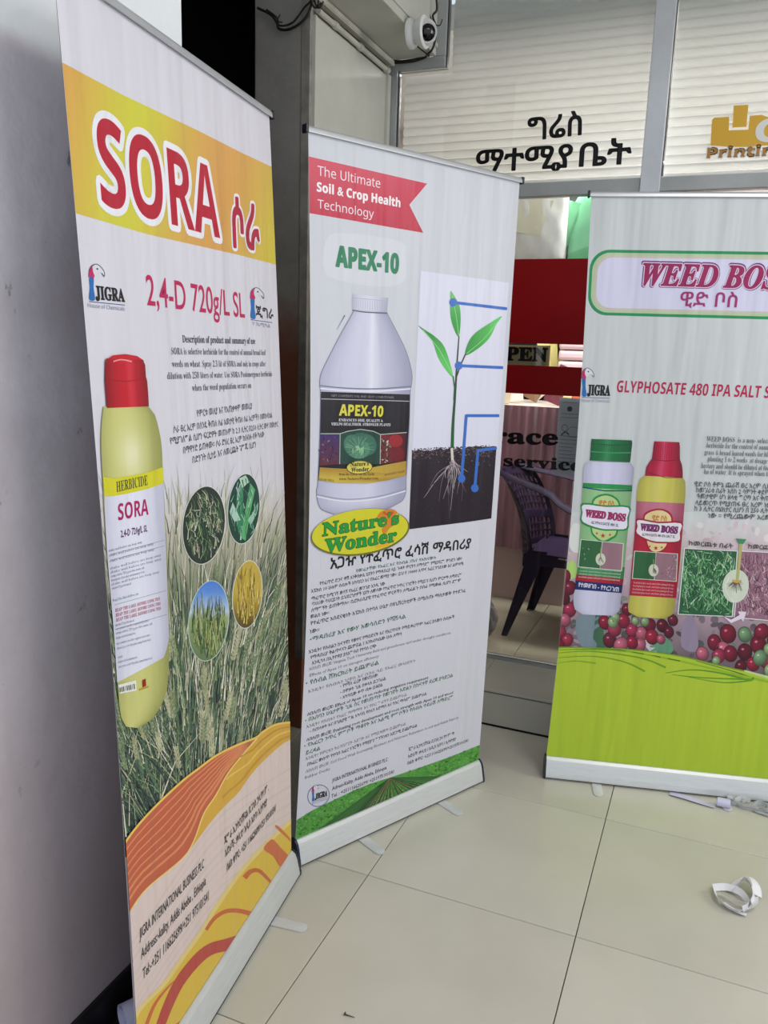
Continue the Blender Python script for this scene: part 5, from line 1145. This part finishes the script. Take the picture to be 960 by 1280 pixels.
# ================================================================ THINGS IN THE RECESS AND ON THE BEAM
M_ivory = mat('ivory_trunking', (206, 203, 188), 0.45, noise=0.1, nscale=10)
for z0, z1, x1, r_ in ((2.628, 2.652, -1.385, 0), (2.660, 2.688, -1.392, 0)):
    pass
t = empty('cable_trunking', (-1.400, 3.03, 2.655)); tag(t, 'ivory cable pipe along top of the cream side panel under the beam', 'pipe')
MB().tube([(0.002, -0.33, -0.015), (0.002, 0.30, -0.015)], 0.010, 10).build('pipe', M_ivory, t, smooth=60)
for yy in (-0.20, 0.02, 0.285): MB().tube([(0.002, yy-0.012, -0.015), (0.002, yy+0.012, -0.015)], 0.0135, 10).build('coupling', M_ivory, t, smooth=60)
t = empty('cable_trunking', (-1.398, 3.03, 2.676)); tag(t, 'square ivory cable duct tucked right under the beam, above the round pipe', 'duct')
MB().box(-0.012, 0.012, -0.34, 0.335, -0.010, 0.012).build('duct', M_ivory, t, bevel=0.002)
MB().box(0.012, 0.0145, -0.34, 0.335, -0.006, 0.008).build('duct_lid', M_ivory, t)

def at_plane(x, y, X=None, Y=None, Z=None):
    d = _f*FPX + _r*(x-480) - _u*(y-640); k = X/d[0] if X is not None else Y/d[1] if Y is not None else (Z-CH)/d[2]
    return Vector((d[0]*k, d[1]*k, CH+d[2]*k))
M_cable = mat('black_cable', (30, 26, 24), 0.5, noise=0.3)
def cable(label, pts, r=0.003, group=None, n=6, name='cable'):
    P = [Vector(p) for p in smooth_path(pts, 6)]; c = sum(P, Vector())/len(P)
    o = MB().tube([p-c for p in P], r, n).build(name, M_cable, None, smooth=80); o.location = c; return tag(o, label, 'cable', group)
# security camera on the side of the beam
cc = at_plane(531, 40, X=-1.14)
t = empty('security_camera', (-1.199, cc.y, cc.z)); tag(t, 'white round security camera with black lens on the side of the beam', 'camera')
MB().lathe([(0.052, 0.0), (0.052, 0.012), (0.046, 0.020), (0.030, 0.024)], (0, 0, 0.0), 28, (1, 0, 0)).build('mount', M_white, t, smooth=40)
MB().lathe([(0.034, 0.020), (0.040, 0.030), (0.052, 0.045), (0.056, 0.060), (0.050, 0.066)], (0, 0, 0), 28, (1, 0, 0)).build('socket', M_white, t, smooth=50)
aim = (Vector((0, 0, CH))-cc).normalized()*0.6 + Vector((0.75, -0.5, -0.30)); aim.normalize()
cp = cc - Vector(t.location)
MB().lathe([(0.001, -0.046)]+[(0.046*math.cos(a), 0.046*math.sin(a)) for a in [R(q) for q in range(-80, 45, 12)]]+[(0.034, 0.033), (0.030, 0.030)], cp, 28, aim).build('ball_housing', M_white, t, smooth=60)
M_lens = mat('black_lens', (6, 6, 8), 0.06)
lens = MB().lathe([(0.029, 0.028), (0.029, 0.033), (0.026, 0.040), (0.018, 0.045), (0.008, 0.0475), (0.001, 0.048)], cp, 28, aim).build('lens', M_lens, t, smooth=60)
P3d = lambda x, y, Y=3.28: tuple(at_plane(x, y, Y=Y))
cable('black cable sagging down the beam to the left of the security camera', [P3d(474, -8, 3.0), P3d(490, 12, 3.1), P3d(508, 38, 3.16), P3d(520, 56, 3.22), P3d(534, 68, 3.30), P3d(536, 71, 3.355)], 0.0028)
cable('thick black cable looping round the right side of the security camera', [P3d(545, -6), P3d(546, 12), P3d(541, 20), P3d(545, 34), P3d(544, 50), P3d(540, 62), P3d(533, 69, 3.33)], 0.0042)
cable('black cable hanging straight above the security camera', [P3d(526, -6), P3d(533, 8), P3d(531, 16), P3d(537, 24), P3d(545, 33)], 0.0036)
cable('thin black cable end curling out at right of the security camera', [P3d(533, 2), P3d(540, 26), P3d(549, 32), P3d(553, 24)], 0.0022)
for k, off in enumerate((0, 2.2, 4)):
    cable(['upper black cable lying on the frame corner below the security camera', 'middle black cable lying on the frame corner below the security camera', 'lowest black cable lying on the frame corner below the security camera'][k],
          [P3d(489, 75+off, 3.362), P3d(500, 76+off*.7, 3.362), P3d(516, 74+off*.8, 3.362), P3d(530, 71+off*.5, 3.362), P3d(537, 68, 3.345)], 0.0026)
Pq = lambda x, y, Y=2.66: tuple(at_plane(x, y, Y=Y))
cable('black cable drooping in front of the pillar top', [Pq(322, 10), Pq(338, 18), Pq(346, 28), Pq(349, 36), Pq(360, 37), Pq(374, 30), Pq(386, 16), Pq(392, -8)], 0.0045)
cable('thinner black cable crossing the pillar top with a loose end', [Pq(333, 12), Pq(346, 22), Pq(350, 32), Pq(366, 28), Pq(380, 10), Pq(388, 2), Pq(394, -8)], 0.003)
cable('short frayed cable tail at the pillar corner', [Pq(350, 18), Pq(347, 26), Pq(353, 28)], 0.002)
for k in range(3):
    cable(['left', 'middle', 'right'][k]+' black cable of the tangle dropping from the beam end at the pillar corner', [Pq(386+k*6, -8, 2.64), Pq(390+k*4, 4, 2.64), Pq(394+k*3, 10, 2.65), Pq(398+k*3, 6-k*2, 2.66)], 0.0032)

# ================================================================ BEHIND THE GLASS
M_tan = mat('tan_board', (214, 188, 138), 0.6, noise=0.08)
x0, x1 = P2(600, 445)[0], P2(686.5, 445)[0]; z1_, z0_ = P2(665, 431.5)[1], P2(665, 457)[1]
t = empty('open_sign', ((x0+x1)/2, YG+0.008, z0_)); tag(t, 'tan OPEN sign between the two red bands of the glass door', 'sign')
MB().box(x0-t.location.x, x1-t.location.x, 0, 0.003, 0, z1_-z0_).build('board', M_tan, t)
o = plane_text('lettering', t, [('OPEN', (P2(612, 450)[0]-t.location.x, 0.020), (P2(683, 450)[0]-t.location.x, 0.020), 0.052, 'serif', 0.038)], M_black_vinyl, -0.0006)

M_paper = mat('notice_paper', (232, 230, 236), 0.6); M_ink = mat('grey_print', (96, 94, 104), 0.7)
nt_l = P2(699, 497)[0]; nt_r = P2(733, 497)[0]; nz1 = P2(700, 497)[1]; nz0 = P2(700, 594)[1]
t = empty('notice_sheet', (nt_l, YG+0.007, nz0)); tag(t, 'grey-white printed notice taped inside the glass beside the black lettering', 'notice')
W_, H_ = nt_r-nt_l, nz1-nz0
MB().box(0, W_, 0, 0.0006, 0, H_).build('sheet', M_paper, t)
mb = MB()
for k in range(19):
    if k in (1, 2, 5, 6, 7, 8): continue
    mb.box(0.012, W_-0.014-random.uniform(0, 0.03), -0.0006, -0.0002, H_-0.02-k*(H_-0.03)/19, H_-0.0185-k*(H_-0.03)/19)
mb.build('print_lines', M_ink, t)
MB().lathe([(0.011, 0), (0.011, 0.0004)], (0.045, -0.0003, H_-0.045), 16, (0, -1, 0)).build('print_seal', M_ink, t)
mb = MB(); mb.tube([(0.03+0.012*math.cos(a), -0.0004, H_-0.125+0.014*math.sin(a)) for a in [i*0.5 for i in range(13)]], 0.0012, 5); mb.tube([(0.068+0.026*math.cos(a), -0.0004, H_-0.140+0.022*math.sin(a)) for a in [i*0.5 for i in range(13)]], 0.0009, 5); mb.tube([(0.018, -0.0004, H_-0.155), (0.034, -0.0004, H_-0.140), (0.05, -0.0004, H_-0.150)], 0.003, 5)
mb.build('print_figure', M_ink, t)

# plastic armchair with a pierced back
M_chair = mat('aubergine_plastic', (50, 38, 62), 0.5, noise=0.15, nscale=5, spec=0.12)
def make_chair(loc, rz, label):
    t = empty('plastic_armchair', loc, rz); tag(t, label, 'chair')
    # seat: dished sheet
    g = [[(x, y*(1.0-0.10*(0.24-x)/0.48), 0.425 - 0.020*math.cos(x*6.2)*math.cos(y*6.2) - (0.03 if x > 0.2 else 0)*(x-0.2)/0.04) for y in np.linspace(-0.225, 0.225, 13)] for x in np.linspace(-0.20, 0.24, 13)]
    MB().sheet(g, 0.006).build('seat', M_chair, t, smooth=50)
    ap = []
    for x, y in [(0.235, -0.22), (0.235, 0.22), (-0.20, 0.20), (-0.20, -0.20), (0.235, -0.22)]: ap.append((x, y))
    for (xa, ya), (xb, yb) in zip(ap, ap[1:]):
        MB().sheet([[(xa+(xb-xa)*k/6, ya+(yb-ya)*k/6, 0.425-0.012) for k in range(7)], [(xa+(xb-xa)*k/6, ya+(yb-ya)*k/6, 0.355+0.02*math.sin(math.pi*k/6)) for k in range(7)]], 0.005).build('apron', M_chair, t, smooth=40)
    # back: curved shell with rows of slots, made of one sheet with openings
    nu, nv = 34, 44; V = []; F = []
    def bp(a, b):
        th = (a-0.5)*2.2; z = 0.40+b*0.405; rr = 0.235+0.015*b
        return (-0.055-0.175*math.cos(th)-0.135*b*b-0.02, rr*math.sin(th)*1.02, z-0.05*abs(a-0.5)**2*4*b)
    for j in range(nv+1):
        for i in range(nu+1): V.append(bp(i/nu, j/nv))
    for j in range(nv):
        for i in range(nu):
            hole = 3 <= j <= nv-5 and 2 <= i <= nu-3 and (j % 4 in (0, 1, 2)) and (i % 2 == 1) and not (15 < j < 20)
            if not hole: F.append((j*(nu+1)+i, j*(nu+1)+i+1, (j+1)*(nu+1)+i+1, (j+1)*(nu+1)+i))
    me = MB().add(V, F).build('backrest', M_chair, t, smooth=60, fix=False); sm = me.modifiers.new('thick', 'SOLIDIFY'); sm.thickness = 0.005
    for s in (-1, 1):
        # arm sweeping from the top of the back forward and down into the front leg
        path = smooth_path([bp(0.5+s*0.12, 1.0), bp(0.5+s*0.32, 1.02), (-0.10, s*0.262, 0.745), (-0.02, s*0.285, 0.700), (0.08, s*0.290, 0.662), (0.20, s*0.280, 0.648), (0.262, s*0.262, 0.628), (0.272, s*0.252, 0.56)], 5)
        g = []
        for i, p in enumerate(path):
            k = i/(len(path)-1); w = 0.018+0.016*math.sin(math.pi*k)
            g.append([(p[0]+(0.012 if k < .2 else 0), p[1]+w*q*(1 if k > .15 else .5), p[2]-0.012*q*q*(0.6+abs(q))) for q in (-1, -0.6, 0, 0.6, 1)])
        MB().sheet(g, 0.007).build('armrest', M_chair, t, smooth=50)
        for fx, tx, tz in ((-1, -0.175, 0.44), (1, 0.235, 0.60)):
            bx = -0.275 if fx < 0 else 0.262; by = s*0.235; mb = MB()
            g = []
            for k in range(9):
                q = k/8; x = tx+(bx-tx)*q; y = s*(0.205 if fx < 0 else 0.238)+(by-s*(0.205 if fx < 0 else 0.238))*q; z = tz*(1-q); w = 0.055*(1-q)+0.018*q
                g.append([(x-fx*w*0.55, y-s*w*0.9, z), (x-fx*w*0.3, y-s*w*.3, z), (x+fx*w*0.3, y+s*0.006, z), (x-fx*w*0.2+fx*w*.4, y-s*0.002, z), (x-fx*w*1.1, y+s*0.001, z)])
            g = [[(x+fx*c, y+s*d, z) for c, d in ((-w*1.1, 0), (-w*.4, 0.006), (0, 0.004), (0.004, -w*.35), (0, -w*.9))] for (x, y, z, w) in [(tx+(bx-tx)*k/8, (s*(0.205 if fx < 0 else 0.238))+(by-s*(0.205 if fx < 0 else 0.238))*k/8, tz*(1-k/8), 0.082*(1-k/8)+0.026*k/8) for k in range(9)]]
            MB().sheet(g, 0.006).build('leg', M_chair, t, smooth=40)
    return t
make_chair((-0.572, 3.925, STEP), R(-4), 'dark purple plastic armchair with pierced back just inside the glass door')
make_chair((0.16, 3.98, STEP), R(100), 'dark purple plastic armchair further back, mostly hidden by the WEED BOSS banner')

# tall counter with a mauve satin cover
M_satin = mat('mauve_satin', (192, 142, 156), 0.32, noise=0.25, nscale=3, stretch=(3, 3, 0.6), spec=0.7)
CX0, CX1, CYf, CYb, CZ = -1.18, -0.665, 4.30, 4.90, 1.245
def fold(u, z): return 0.012*math.sin(u*34+math.sin(u*9)*1.3)*(0.25+0.9*(CZ-z))+0.006*math.sin(u*71)
g = []
for z in np.linspace(STEP+0.30, CZ, 14):
    row = [(CX0+(CX1-CX0)*k/60, CYf-0.006-fold(k/60*1.0, z)-0.012, z) for k in range(61)] + [(CX1+0.01+fold(1+k/20*.6, z), CYf+(CYb-CYf)*k/20, z) for k in range(1, 21)]
    g.append(row)
t = empty('draped_counter', ((CX0+CX1)/2, CYf, STEP)); tag(t, 'tall counter under a mauve satin cloth behind the plastic armchair', 'counter')
off = Vector(t.location)
MB().sheet([[tuple(Vector(p)-off) for p in row] for row in g], 0.002).build('satin_skirt', M_satin, t, smooth=70)
MB().box(CX0-off.x, CX1-off.x, 0.0, CYb-CYf, CZ-STEP-0.022, CZ-STEP).build('top', mat('cream_counter_top', (206, 190, 180), 0.4), t, bevel=0.004)
MB().box(CX0+0.01-off.x, CX1-0.01-off.x, 0.012, CYb-CYf-0.01, 0, CZ-STEP-0.022).build('carcass', mat('pale_pink_board', (196, 172, 170), 0.5), t)
M_brown = mat('dark_brown_wood', (58, 36, 30), 0.4, noise=0.3, nscale=4, stretch=(6, 6, 0.5))
t = empty('brown_cabinet', (-0.42, 4.45, STEP)); tag(t, 'dark brown cabinet right of the satin-covered counter', 'cabinet')
MB().box(-0.20, 0.35, 0.0, 0.40, 0.06, 0.98).build('body', M_brown, t, bevel=0.004); MB().box(-0.21, 0.36, -0.015, 0.41, 0.98, 1.005).build('top', M_brown, t, bevel=0.003)
MB().box(-0.18, 0.33, 0.02, 0.38, 0.0, 0.06).build('plinth', M_brown, t)
for a, b in ((-0.19, 0.07), (0.08, 0.34)):
    d = MB().box(a, b, -0.018, 0.0, 0.08, 0.96).build('door', M_brown, t, bevel=0.003); MB().box((b-0.03) if a < 0 else a+0.02, (b-0.02) if a < 0 else a+0.03, -0.034, -0.018, 0.45, 0.57).build('handle', M_alu, d, bevel=0.002)
t = MB().box(-0.09, 0.09, -0.07, 0.07, 0, 0.16).build('cardboard_box', mat('ochre_card', (176, 132, 70), 0.7, noise=0.15), None, bevel=0.002); t.location = (-0.505, 4.30, STEP); tag(t, 'small ochre cardboard box on the shop floor before the brown cabinet', 'box')

# papers and folders heaped on the counter
cols = [('cream folder leaning on the counter, leftmost of the heap', (226, 208, 176)), ('white card standing beside the cream folder on the counter', (232, 226, 216)), ('brown folded paper in the middle of the counter heap', (122, 88, 58)), ('long white sheet slanting across the counter heap', (236, 230, 220)),
        ('green printed leaflet in the counter heap', (52, 92, 56)), ('maroon folder low in the counter heap', (110, 44, 56)), ('pale yellow booklet at the right of the counter heap', (228, 214, 150)), ('orange-red leaflet on top of the counter heap', (204, 84, 44)), ('pink card at the far right end of the counter heap', (222, 186, 186))]
for k, (lb, c) in enumerate(cols):
    o = MB().box(-0.045, 0.045, -0.004, 0.004, 0, 0.15+0.03*((k*7) % 3)).build(['folder', 'card', 'folded_paper', 'sheet', 'leaflet', 'folder', 'booklet', 'leaflet', 'card'][k], mat('paper_%s' % ['cream', 'white', 'brown', 'offwhite', 'green', 'maroon', 'yellow', 'orange', 'pink'][k], c, 0.6), None, bevel=0.001)
    tilt = [0.08, -0.2, 0.45, -0.75, -0.5, 0.35, -0.3, 0.5, -0.15][k]
    o.location = (-1.095+k*0.052, 4.35+0.055*((k*2) % 9), CZ+0.001+abs(math.sin(tilt))*0.046); o.rotation_euler = (R(-14), tilt, 0); tag(o, lb, ['folder', 'card', 'paper', 'paper', 'leaflet', 'folder', 'booklet', 'leaflet', 'card'][k])

# shelf unit at the back of the shop with soft goods (seen above and between the red bands)
M_shelf = mat('shelf_board', (120, 112, 104), 0.5)
t = empty('shelf_unit', (-0.85, 4.95, STEP)); tag(t, 'grey shelf unit on the back wall of the shop behind the counter', 'shelf')
for z in (1.18, 1.62, 2.18): MB().box(-0.45, 0.55, 0.0, 0.42, z, z+0.022).build('shelf', M_shelf, t)
for x in (-0.45, 0.53): MB().box(x, x+0.02, 0.0, 0.42, 0, 2.5).build('side_panel', M_shelf, t)
MB().box(-0.43, 0.53, 0.41, 0.42, 0, 2.5).build('back_panel', mat('grey_back_panel', (78, 76, 72), 0.7), t)
def at_Y(x, y, Y): return at_plane(x, y, Y=Y)
SHZ0 = at_Y(733, 285, 4.15).z-0.45+0.722
c = at_Y(678, 290, 4.05)
M_bag = mat('white_garment_bag', (236, 238, 232), 0.35, noise=0.08, nscale=9, bump=0.4, bscale=14)
def cushion(nx, nz, w, h, d, f=lambda a, b: 0):
    g1 = [[((a-.5)*w, -d*(max(0, 1-(2*a-1)**4)*max(0, 1-(2*b-1)**4))**.5-f(a, b), (b-.5)*h) for a in np.linspace(0, 1, nx)] for b in np.linspace(0, 1, nz)]
    g2 = [[(x, -y*0.8, z) for x, y, z in row] for row in g1]
    m = MB().sheet(g1); m.sheet([row[::-1] for row in g2]); return m
t = empty('garment_bag', (c.x-0.01, 4.04, c.z-0.17)); tag(t, 'white packed bag hanging above the red band, left of the green shirt', 'bag')
cushion(22, 22, 0.26, 0.46, 0.05, lambda a, b: 0.006*math.sin(a*17+b*6)*math.sin(b*13)).build('bag', M_bag, t, smooth=180).location = (0, 0, 0.24)
q = MB().sheet([[(x*0.075+0.012*z, -0.052-0.004*math.sin(x*4+z*3), z*0.085) for x in np.linspace(-1, 1, 8)] for z in np.linspace(-1, 1, 8)], 0.001).build('cream_panel', mat('cream_cloth', (222, 220, 196), 0.7, bump=0.3, bscale=40), t, smooth=60); q.location = (-0.035, 0, 0.235); q.rotation_euler = (0, R(12), 0)
MB().tube([(0.0, 0, 0.47), (0, 0.02, 0.52), (0.0, 0.075, 0.56), (0.0, 0.09, SHZ0-(c.z-0.17)+0.012), (0, 0.105, SHZ0-(c.z-0.17)-0.012)], 0.002, 6).build('hook', M_alu, t, smooth=60)
c = at_Y(733, 285, 4.15)
M_green = mat('mint_green_cloth', (128, 214, 158), 0.75, noise=0.12, nscale=6, bump=0.15, bscale=120)
SHZ = c.z-0.45
t = empty('green_shirt', (c.x+0.075, 4.13, c.z-0.45)); tag(t, 'mint green short-sleeved shirt hanging above the red band', 'shirt')
def tube_shape(rings, n=20):
    V = []; F = []
    for cx, cz, rx, ry, tx in rings:
        for k in range(n):
            a = 2*math.pi*k/n; x = rx*math.cos(a); V.append((cx+x*math.cos(tx), ry*math.sin(a)*(1+0.12*math.sin(5*a)), cz+x*math.sin(tx)))
    for i in range(len(rings)-1):
        for k in range(n): F.append((i*n+k, i*n+(k+1) % n, (i+1)*n+(k+1) % n, (i+1)*n+k))
    return MB().add(V, F)
tube_shape([(0, 0.0, 0.155, 0.035, 0), (0, 0.2, 0.150, 0.038, 0), (0, 0.42, 0.152, 0.040, 0), (0, 0.54, 0.150, 0.040, 0), (0, 0.60, 0.115, 0.030, 0), (0, 0.63, 0.05, 0.02, 0)]).build('body', M_green, t, smooth=180)
for s in (-1, 1):
    sl = tube_shape([(s*0.215, 0.37, 0.052, 0.026, s*0.55), (s*0.19, 0.42, 0.056, 0.028, s*0.5), (s*0.155, 0.49, 0.062, 0.032, s*0.45), (s*0.115, 0.56, 0.05, 0.030, s*0.3)]).build('sleeve', M_green, t, smooth=180)
MB().tube([(-0.1, 0, 0.60), (0, 0, 0.645), (0.1, 0, 0.60), (-0.1, 0, 0.60)], 0.003, 6).build('hanger', M_white, t, smooth=60)
MB().tube([(0, 0, 0.645), (0, 0, 0.70), (0.015, 0, 0.72), (0, 0, 0.735)], 0.002, 6).build('hook', M_alu, t, smooth=60)
t = MB().tube([(-1.2, 0, 0), (1.2, 0, 0)], 0.008, 10).build('hanging_rail', M_alu, None, smooth=60); t.location = (-0.9, 4.13, SHZ+0.722)
for xx in (-1.1, 1.1): MB().tube([(xx, 0, 0), (xx, 0, 2.85-SHZ-0.722)], 0.005, 8).build('hanger_rod', M_alu, t, smooth=60)
tag(t, 'metal rail under the shop ceiling carrying bag and shirt', 'rail')
# soft pink cloth and yellow papers on the shelf between the red bands
c = at_Y(716, 445, 4.9)
t = empty('folded_cloth', (c.x+0.03, 5.02, STEP+1.202)); tag(t, 'pile of pale pink folded cloth on the shelf right of the OPEN sign', 'cloth')
for k in range(5): MB().box(-0.12, 0.13, -0.10, 0.12, k*0.062+0.001, k*0.062+0.058).build('fold', mat('pale_pink_cloth', (218, 188, 194), 0.8) if k == 0 else bpy.data.materials['pale_pink_cloth'], t, bevel=0.018)
c = at_Y(694, 445, 4.9)
for k in range(3):
    o = MB().box(-0.03, 0.03, -0.003, 0.003, 0, 0.26).build('envelope', mat('yellow_envelope', (228, 216, 140), 0.6) if k == 0 else bpy.data.materials['yellow_envelope'], None, bevel=0.001)
    o.location = (c.x-0.050+k*0.022, 5.0+0.05*k, STEP+1.2025+[0.0085, 0.004, 0.005][k]); o.rotation_euler = (0, R([-14, -6, 8][k]), 0); tag(o, ['front yellow envelope leaning left on the shelf beside the pink cloth', 'middle yellow envelope on the shelf beside the pink cloth', 'rear yellow envelope tilted right on the shelf beside the pink cloth'][k], 'envelope')

# crumpled clear bag on the shop floor by the chair leg
M_film = mat('clear_film', (226, 228, 228), 0.2, trans=0.75)
def crumple(name, r, flat, seed, m, sub=4):
    bm = bmesh.new(); bmesh.ops.create_icosphere(bm, subdivisions=sub, radius=1.0); rr = random.Random(seed)
    ks = [(Vector((rr.gauss(0, 1), rr.gauss(0, 1), rr.gauss(0, 1))).normalized()*rr.uniform(2, 7), rr.uniform(0, 6)) for _ in range(9)]
    for v in bm.verts:
        d = sum(abs(math.sin(v.co.dot(k)+p)) for k, p in ks)/9; s = r*(0.55+0.75*d); z = v.co.z*s*flat
        v.co = Vector((v.co.x*s, v.co.y*s, z))
    zmin = min(v.co.z for v in bm.verts)
    for v in bm.verts: v.co.z -= zmin
    me = bpy.data.meshes.new(name); bm.to_mesh(me); bm.free(); me.materials.append(m); o = bpy.data.objects.new(name, me); COL.objects.link(o); return o
o = crumple('plastic_bag', 0.065, 1.5, 3, mat('grey_plastic_bag', (150, 142, 140), 0.3, trans=0.25)); p = at_plane(632, 800, Z=STEP); o.location = (p.x-0.10, 3.58, STEP); tag(o, 'crumpled greyish plastic bag on shop floor left of the armchair leg', 'bag')

# ================================================================ LITTER ON THE LOBBY FLOOR
M_pap = mat('white_paper', (232, 231, 234), 0.55); M_papb = mat('bluish_release_paper', (206, 204, 232), 0.4)
def ribbon(name, pts, w, m, tw=None, th=0.0004, parent=None):
    """a strip of paper that follows pts (centre line); tw = lean of the strip's width from the vertical"""
    P = [Vector(q) for q in smooth_path(pts, 8)]; g = []
    for i, p in enumerate(P):
        t = (P[min(i+1, len(P)-1)]-P[max(i-1, 0)]).normalized(); k = i/(len(P)-1); a = tw(k) if tw else 0
        side = t.cross(Vector((0, 0, 1))).normalized(); up = side.cross(t).normalized(); d = (up*math.cos(a)+side*math.sin(a))*w/2
        g.append([tuple(p-d), tuple(p-d*0.3), tuple(p+d*.3), tuple(p+d)])
    return MB().sheet(g, th).build(name, m, parent, smooth=70)
c = at_plane(918, 1130, Z=0)
t = empty('paper_scrap', (c.x, c.y, 0)); tag(t, 'tangle of white paper strips lying alone on the floor tiles', 'paper')
ribbon('strip', [(-0.055, 0.035, 0.012), (-0.045, -0.015, 0.014), (-0.012, -0.045, 0.013), (0.022, -0.040, 0.015), (0.048, -0.005, 0.016), (0.052, 0.030, 0.018)], 0.022, M_pap, lambda k: 0.5+0.5*k, parent=t)
ribbon('strip', [(-0.058, 0.040, 0.008), (-0.02, 0.048, 0.016), (0.015, 0.030, 0.022), (0.035, -0.005, 0.016), (0.020, -0.030, 0.010)], 0.020, M_pap, lambda k: -0.9+1.1*k, parent=t)
ribbon('strip', [(-0.038, 0.02, 0.012), (-0.012, 0.000, 0.018), (0.01, -0.018, 0.024), (0.03, -0.012, 0.02)], 0.020, M_pap, lambda k: 0.9, parent=t)
ribbon('strip', [(-0.010, 0.040, 0.012), (0.004, 0.060, 0.026), (0.024, 0.072, 0.040), (0.042, 0.055, 0.036), (0.050, 0.025, 0.020), (0.044, 0.0, 0.014)], 0.026, M_pap, lambda k: 0.8-0.5*k, parent=t)
ribbon('strip', [(-0.015, 0.045, 0.006), (0.012, 0.088, 0.020), (0.038, 0.098, 0.034), (0.056, 0.080, 0.026), (0.060, 0.050, 0.012)], 0.030, M_pap, lambda k: 1.1, parent=t)
ribbon('strip', [(-0.03, -0.012, 0.004), (0.0, -0.036, 0.005), (0.03, -0.044, 0.006)], 0.018, M_pap, lambda k: 1.35, parent=t)
c = at_plane(898, 1006, Z=0)
t = empty('paper_curl', (c.x-0.01, c.y-0.012, 0)); tag(t, 'curled bluish-white paper strip under the foot of the WEED BOSS banner', 'paper')
ribbon('strip', [(-0.15, 0.015, 0.003), (-0.10, 0.008, 0.004), (-0.04, -0.002, 0.003), (0.0, -0.006, 0.002)], 0.035, M_papb, lambda k: 1.45, parent=t)
g = [[(0.028*k+0.004+0.013*0, 0.0+0.0165*math.cos(a)*(1-a*0.03), 0.0175+0.0165*math.sin(a)*(1-a*0.03)) for a in np.linspace(-1.4, 5.6, 30)] for k in (0, 0.5, 1, 1.5)]
MB().sheet(g, 0.0004).build('coil', M_papb, t, smooth=70)
c = at_plane(934, 1006, Z=0)
t = empty('film_scrap', (c.x, c.y-0.01, 0)); tag(t, 'clear shiny plastic film scrap on the floor right of the paper curl', 'plastic')
M_film2 = mat('shiny_film', (222, 224, 226), 0.15, trans=0.45)
for k in range(5):
    rr = 0.018+0.007*(k % 3); cx = -0.035+k*0.024; ribbon('film_strip', [(cx+rr*1.5*math.cos(a+k), rr*math.sin(a+k), 0.010+0.004*math.sin(3*a)) for a in np.linspace(0, 5.4, 9)], 0.016, M_film2, lambda q: 0.6+0.6*math.sin(q*6), parent=t)
ribbon('film_strip', [(0.02, -0.01, 0.003), (0.08, -0.025, 0.004), (0.14, -0.02, 0.003)], 0.05, M_film2, lambda q: 1.45, parent=t)
c = at_plane(434, 1270, Z=0)
t = empty('screw', (c.x, c.y, 0)); tag(t, 'tiny metal screw on the floor tile at the bottom of the photo', 'screw')
MB().tube([(-0.004, 0, 0.0022), (0.018, 0.002, 0.0016)], [0.0017, 0.0006], 8).build('shank', mat('dark_steel', (90, 88, 84), 0.35, 0.9), t, smooth=40)
MB().lathe([(0.0012, -0.001), (0.0042, 0.001), (0.0042, 0.0018), (0.002, 0.0028)], (-0.005, 0, 0.0042), 14, (-1, 0, 0.1)).build('head', bpy.data.materials['dark_steel'], t, smooth=40)
t = empty('paper_roll', (-1.062, 1.235, 0.004)); tag(t, 'loose roll of bluish-white paper between the left wall and the SORA banner', 'paper')
g = [[(k*0.016-0.03, 0.034*math.cos(a)*(1-a*0.035), 0.036+0.033*math.sin(a)*(1-a*0.035)) for a in np.linspace(-1.5, 8.5, 44)] for k in range(5)]
MB().sheet(g, 0.0004).build('coil', M_papb, t, smooth=70).rotation_euler = (0, 0, R(60))
ribbon('loose_end', [(0.0, -0.04, 0.006), (0.015, 0.03, 0.016), (0.02, 0.09, 0.055), (0.018, 0.12, 0.09)], 0.05, M_papb, lambda k: 0.4, parent=t)
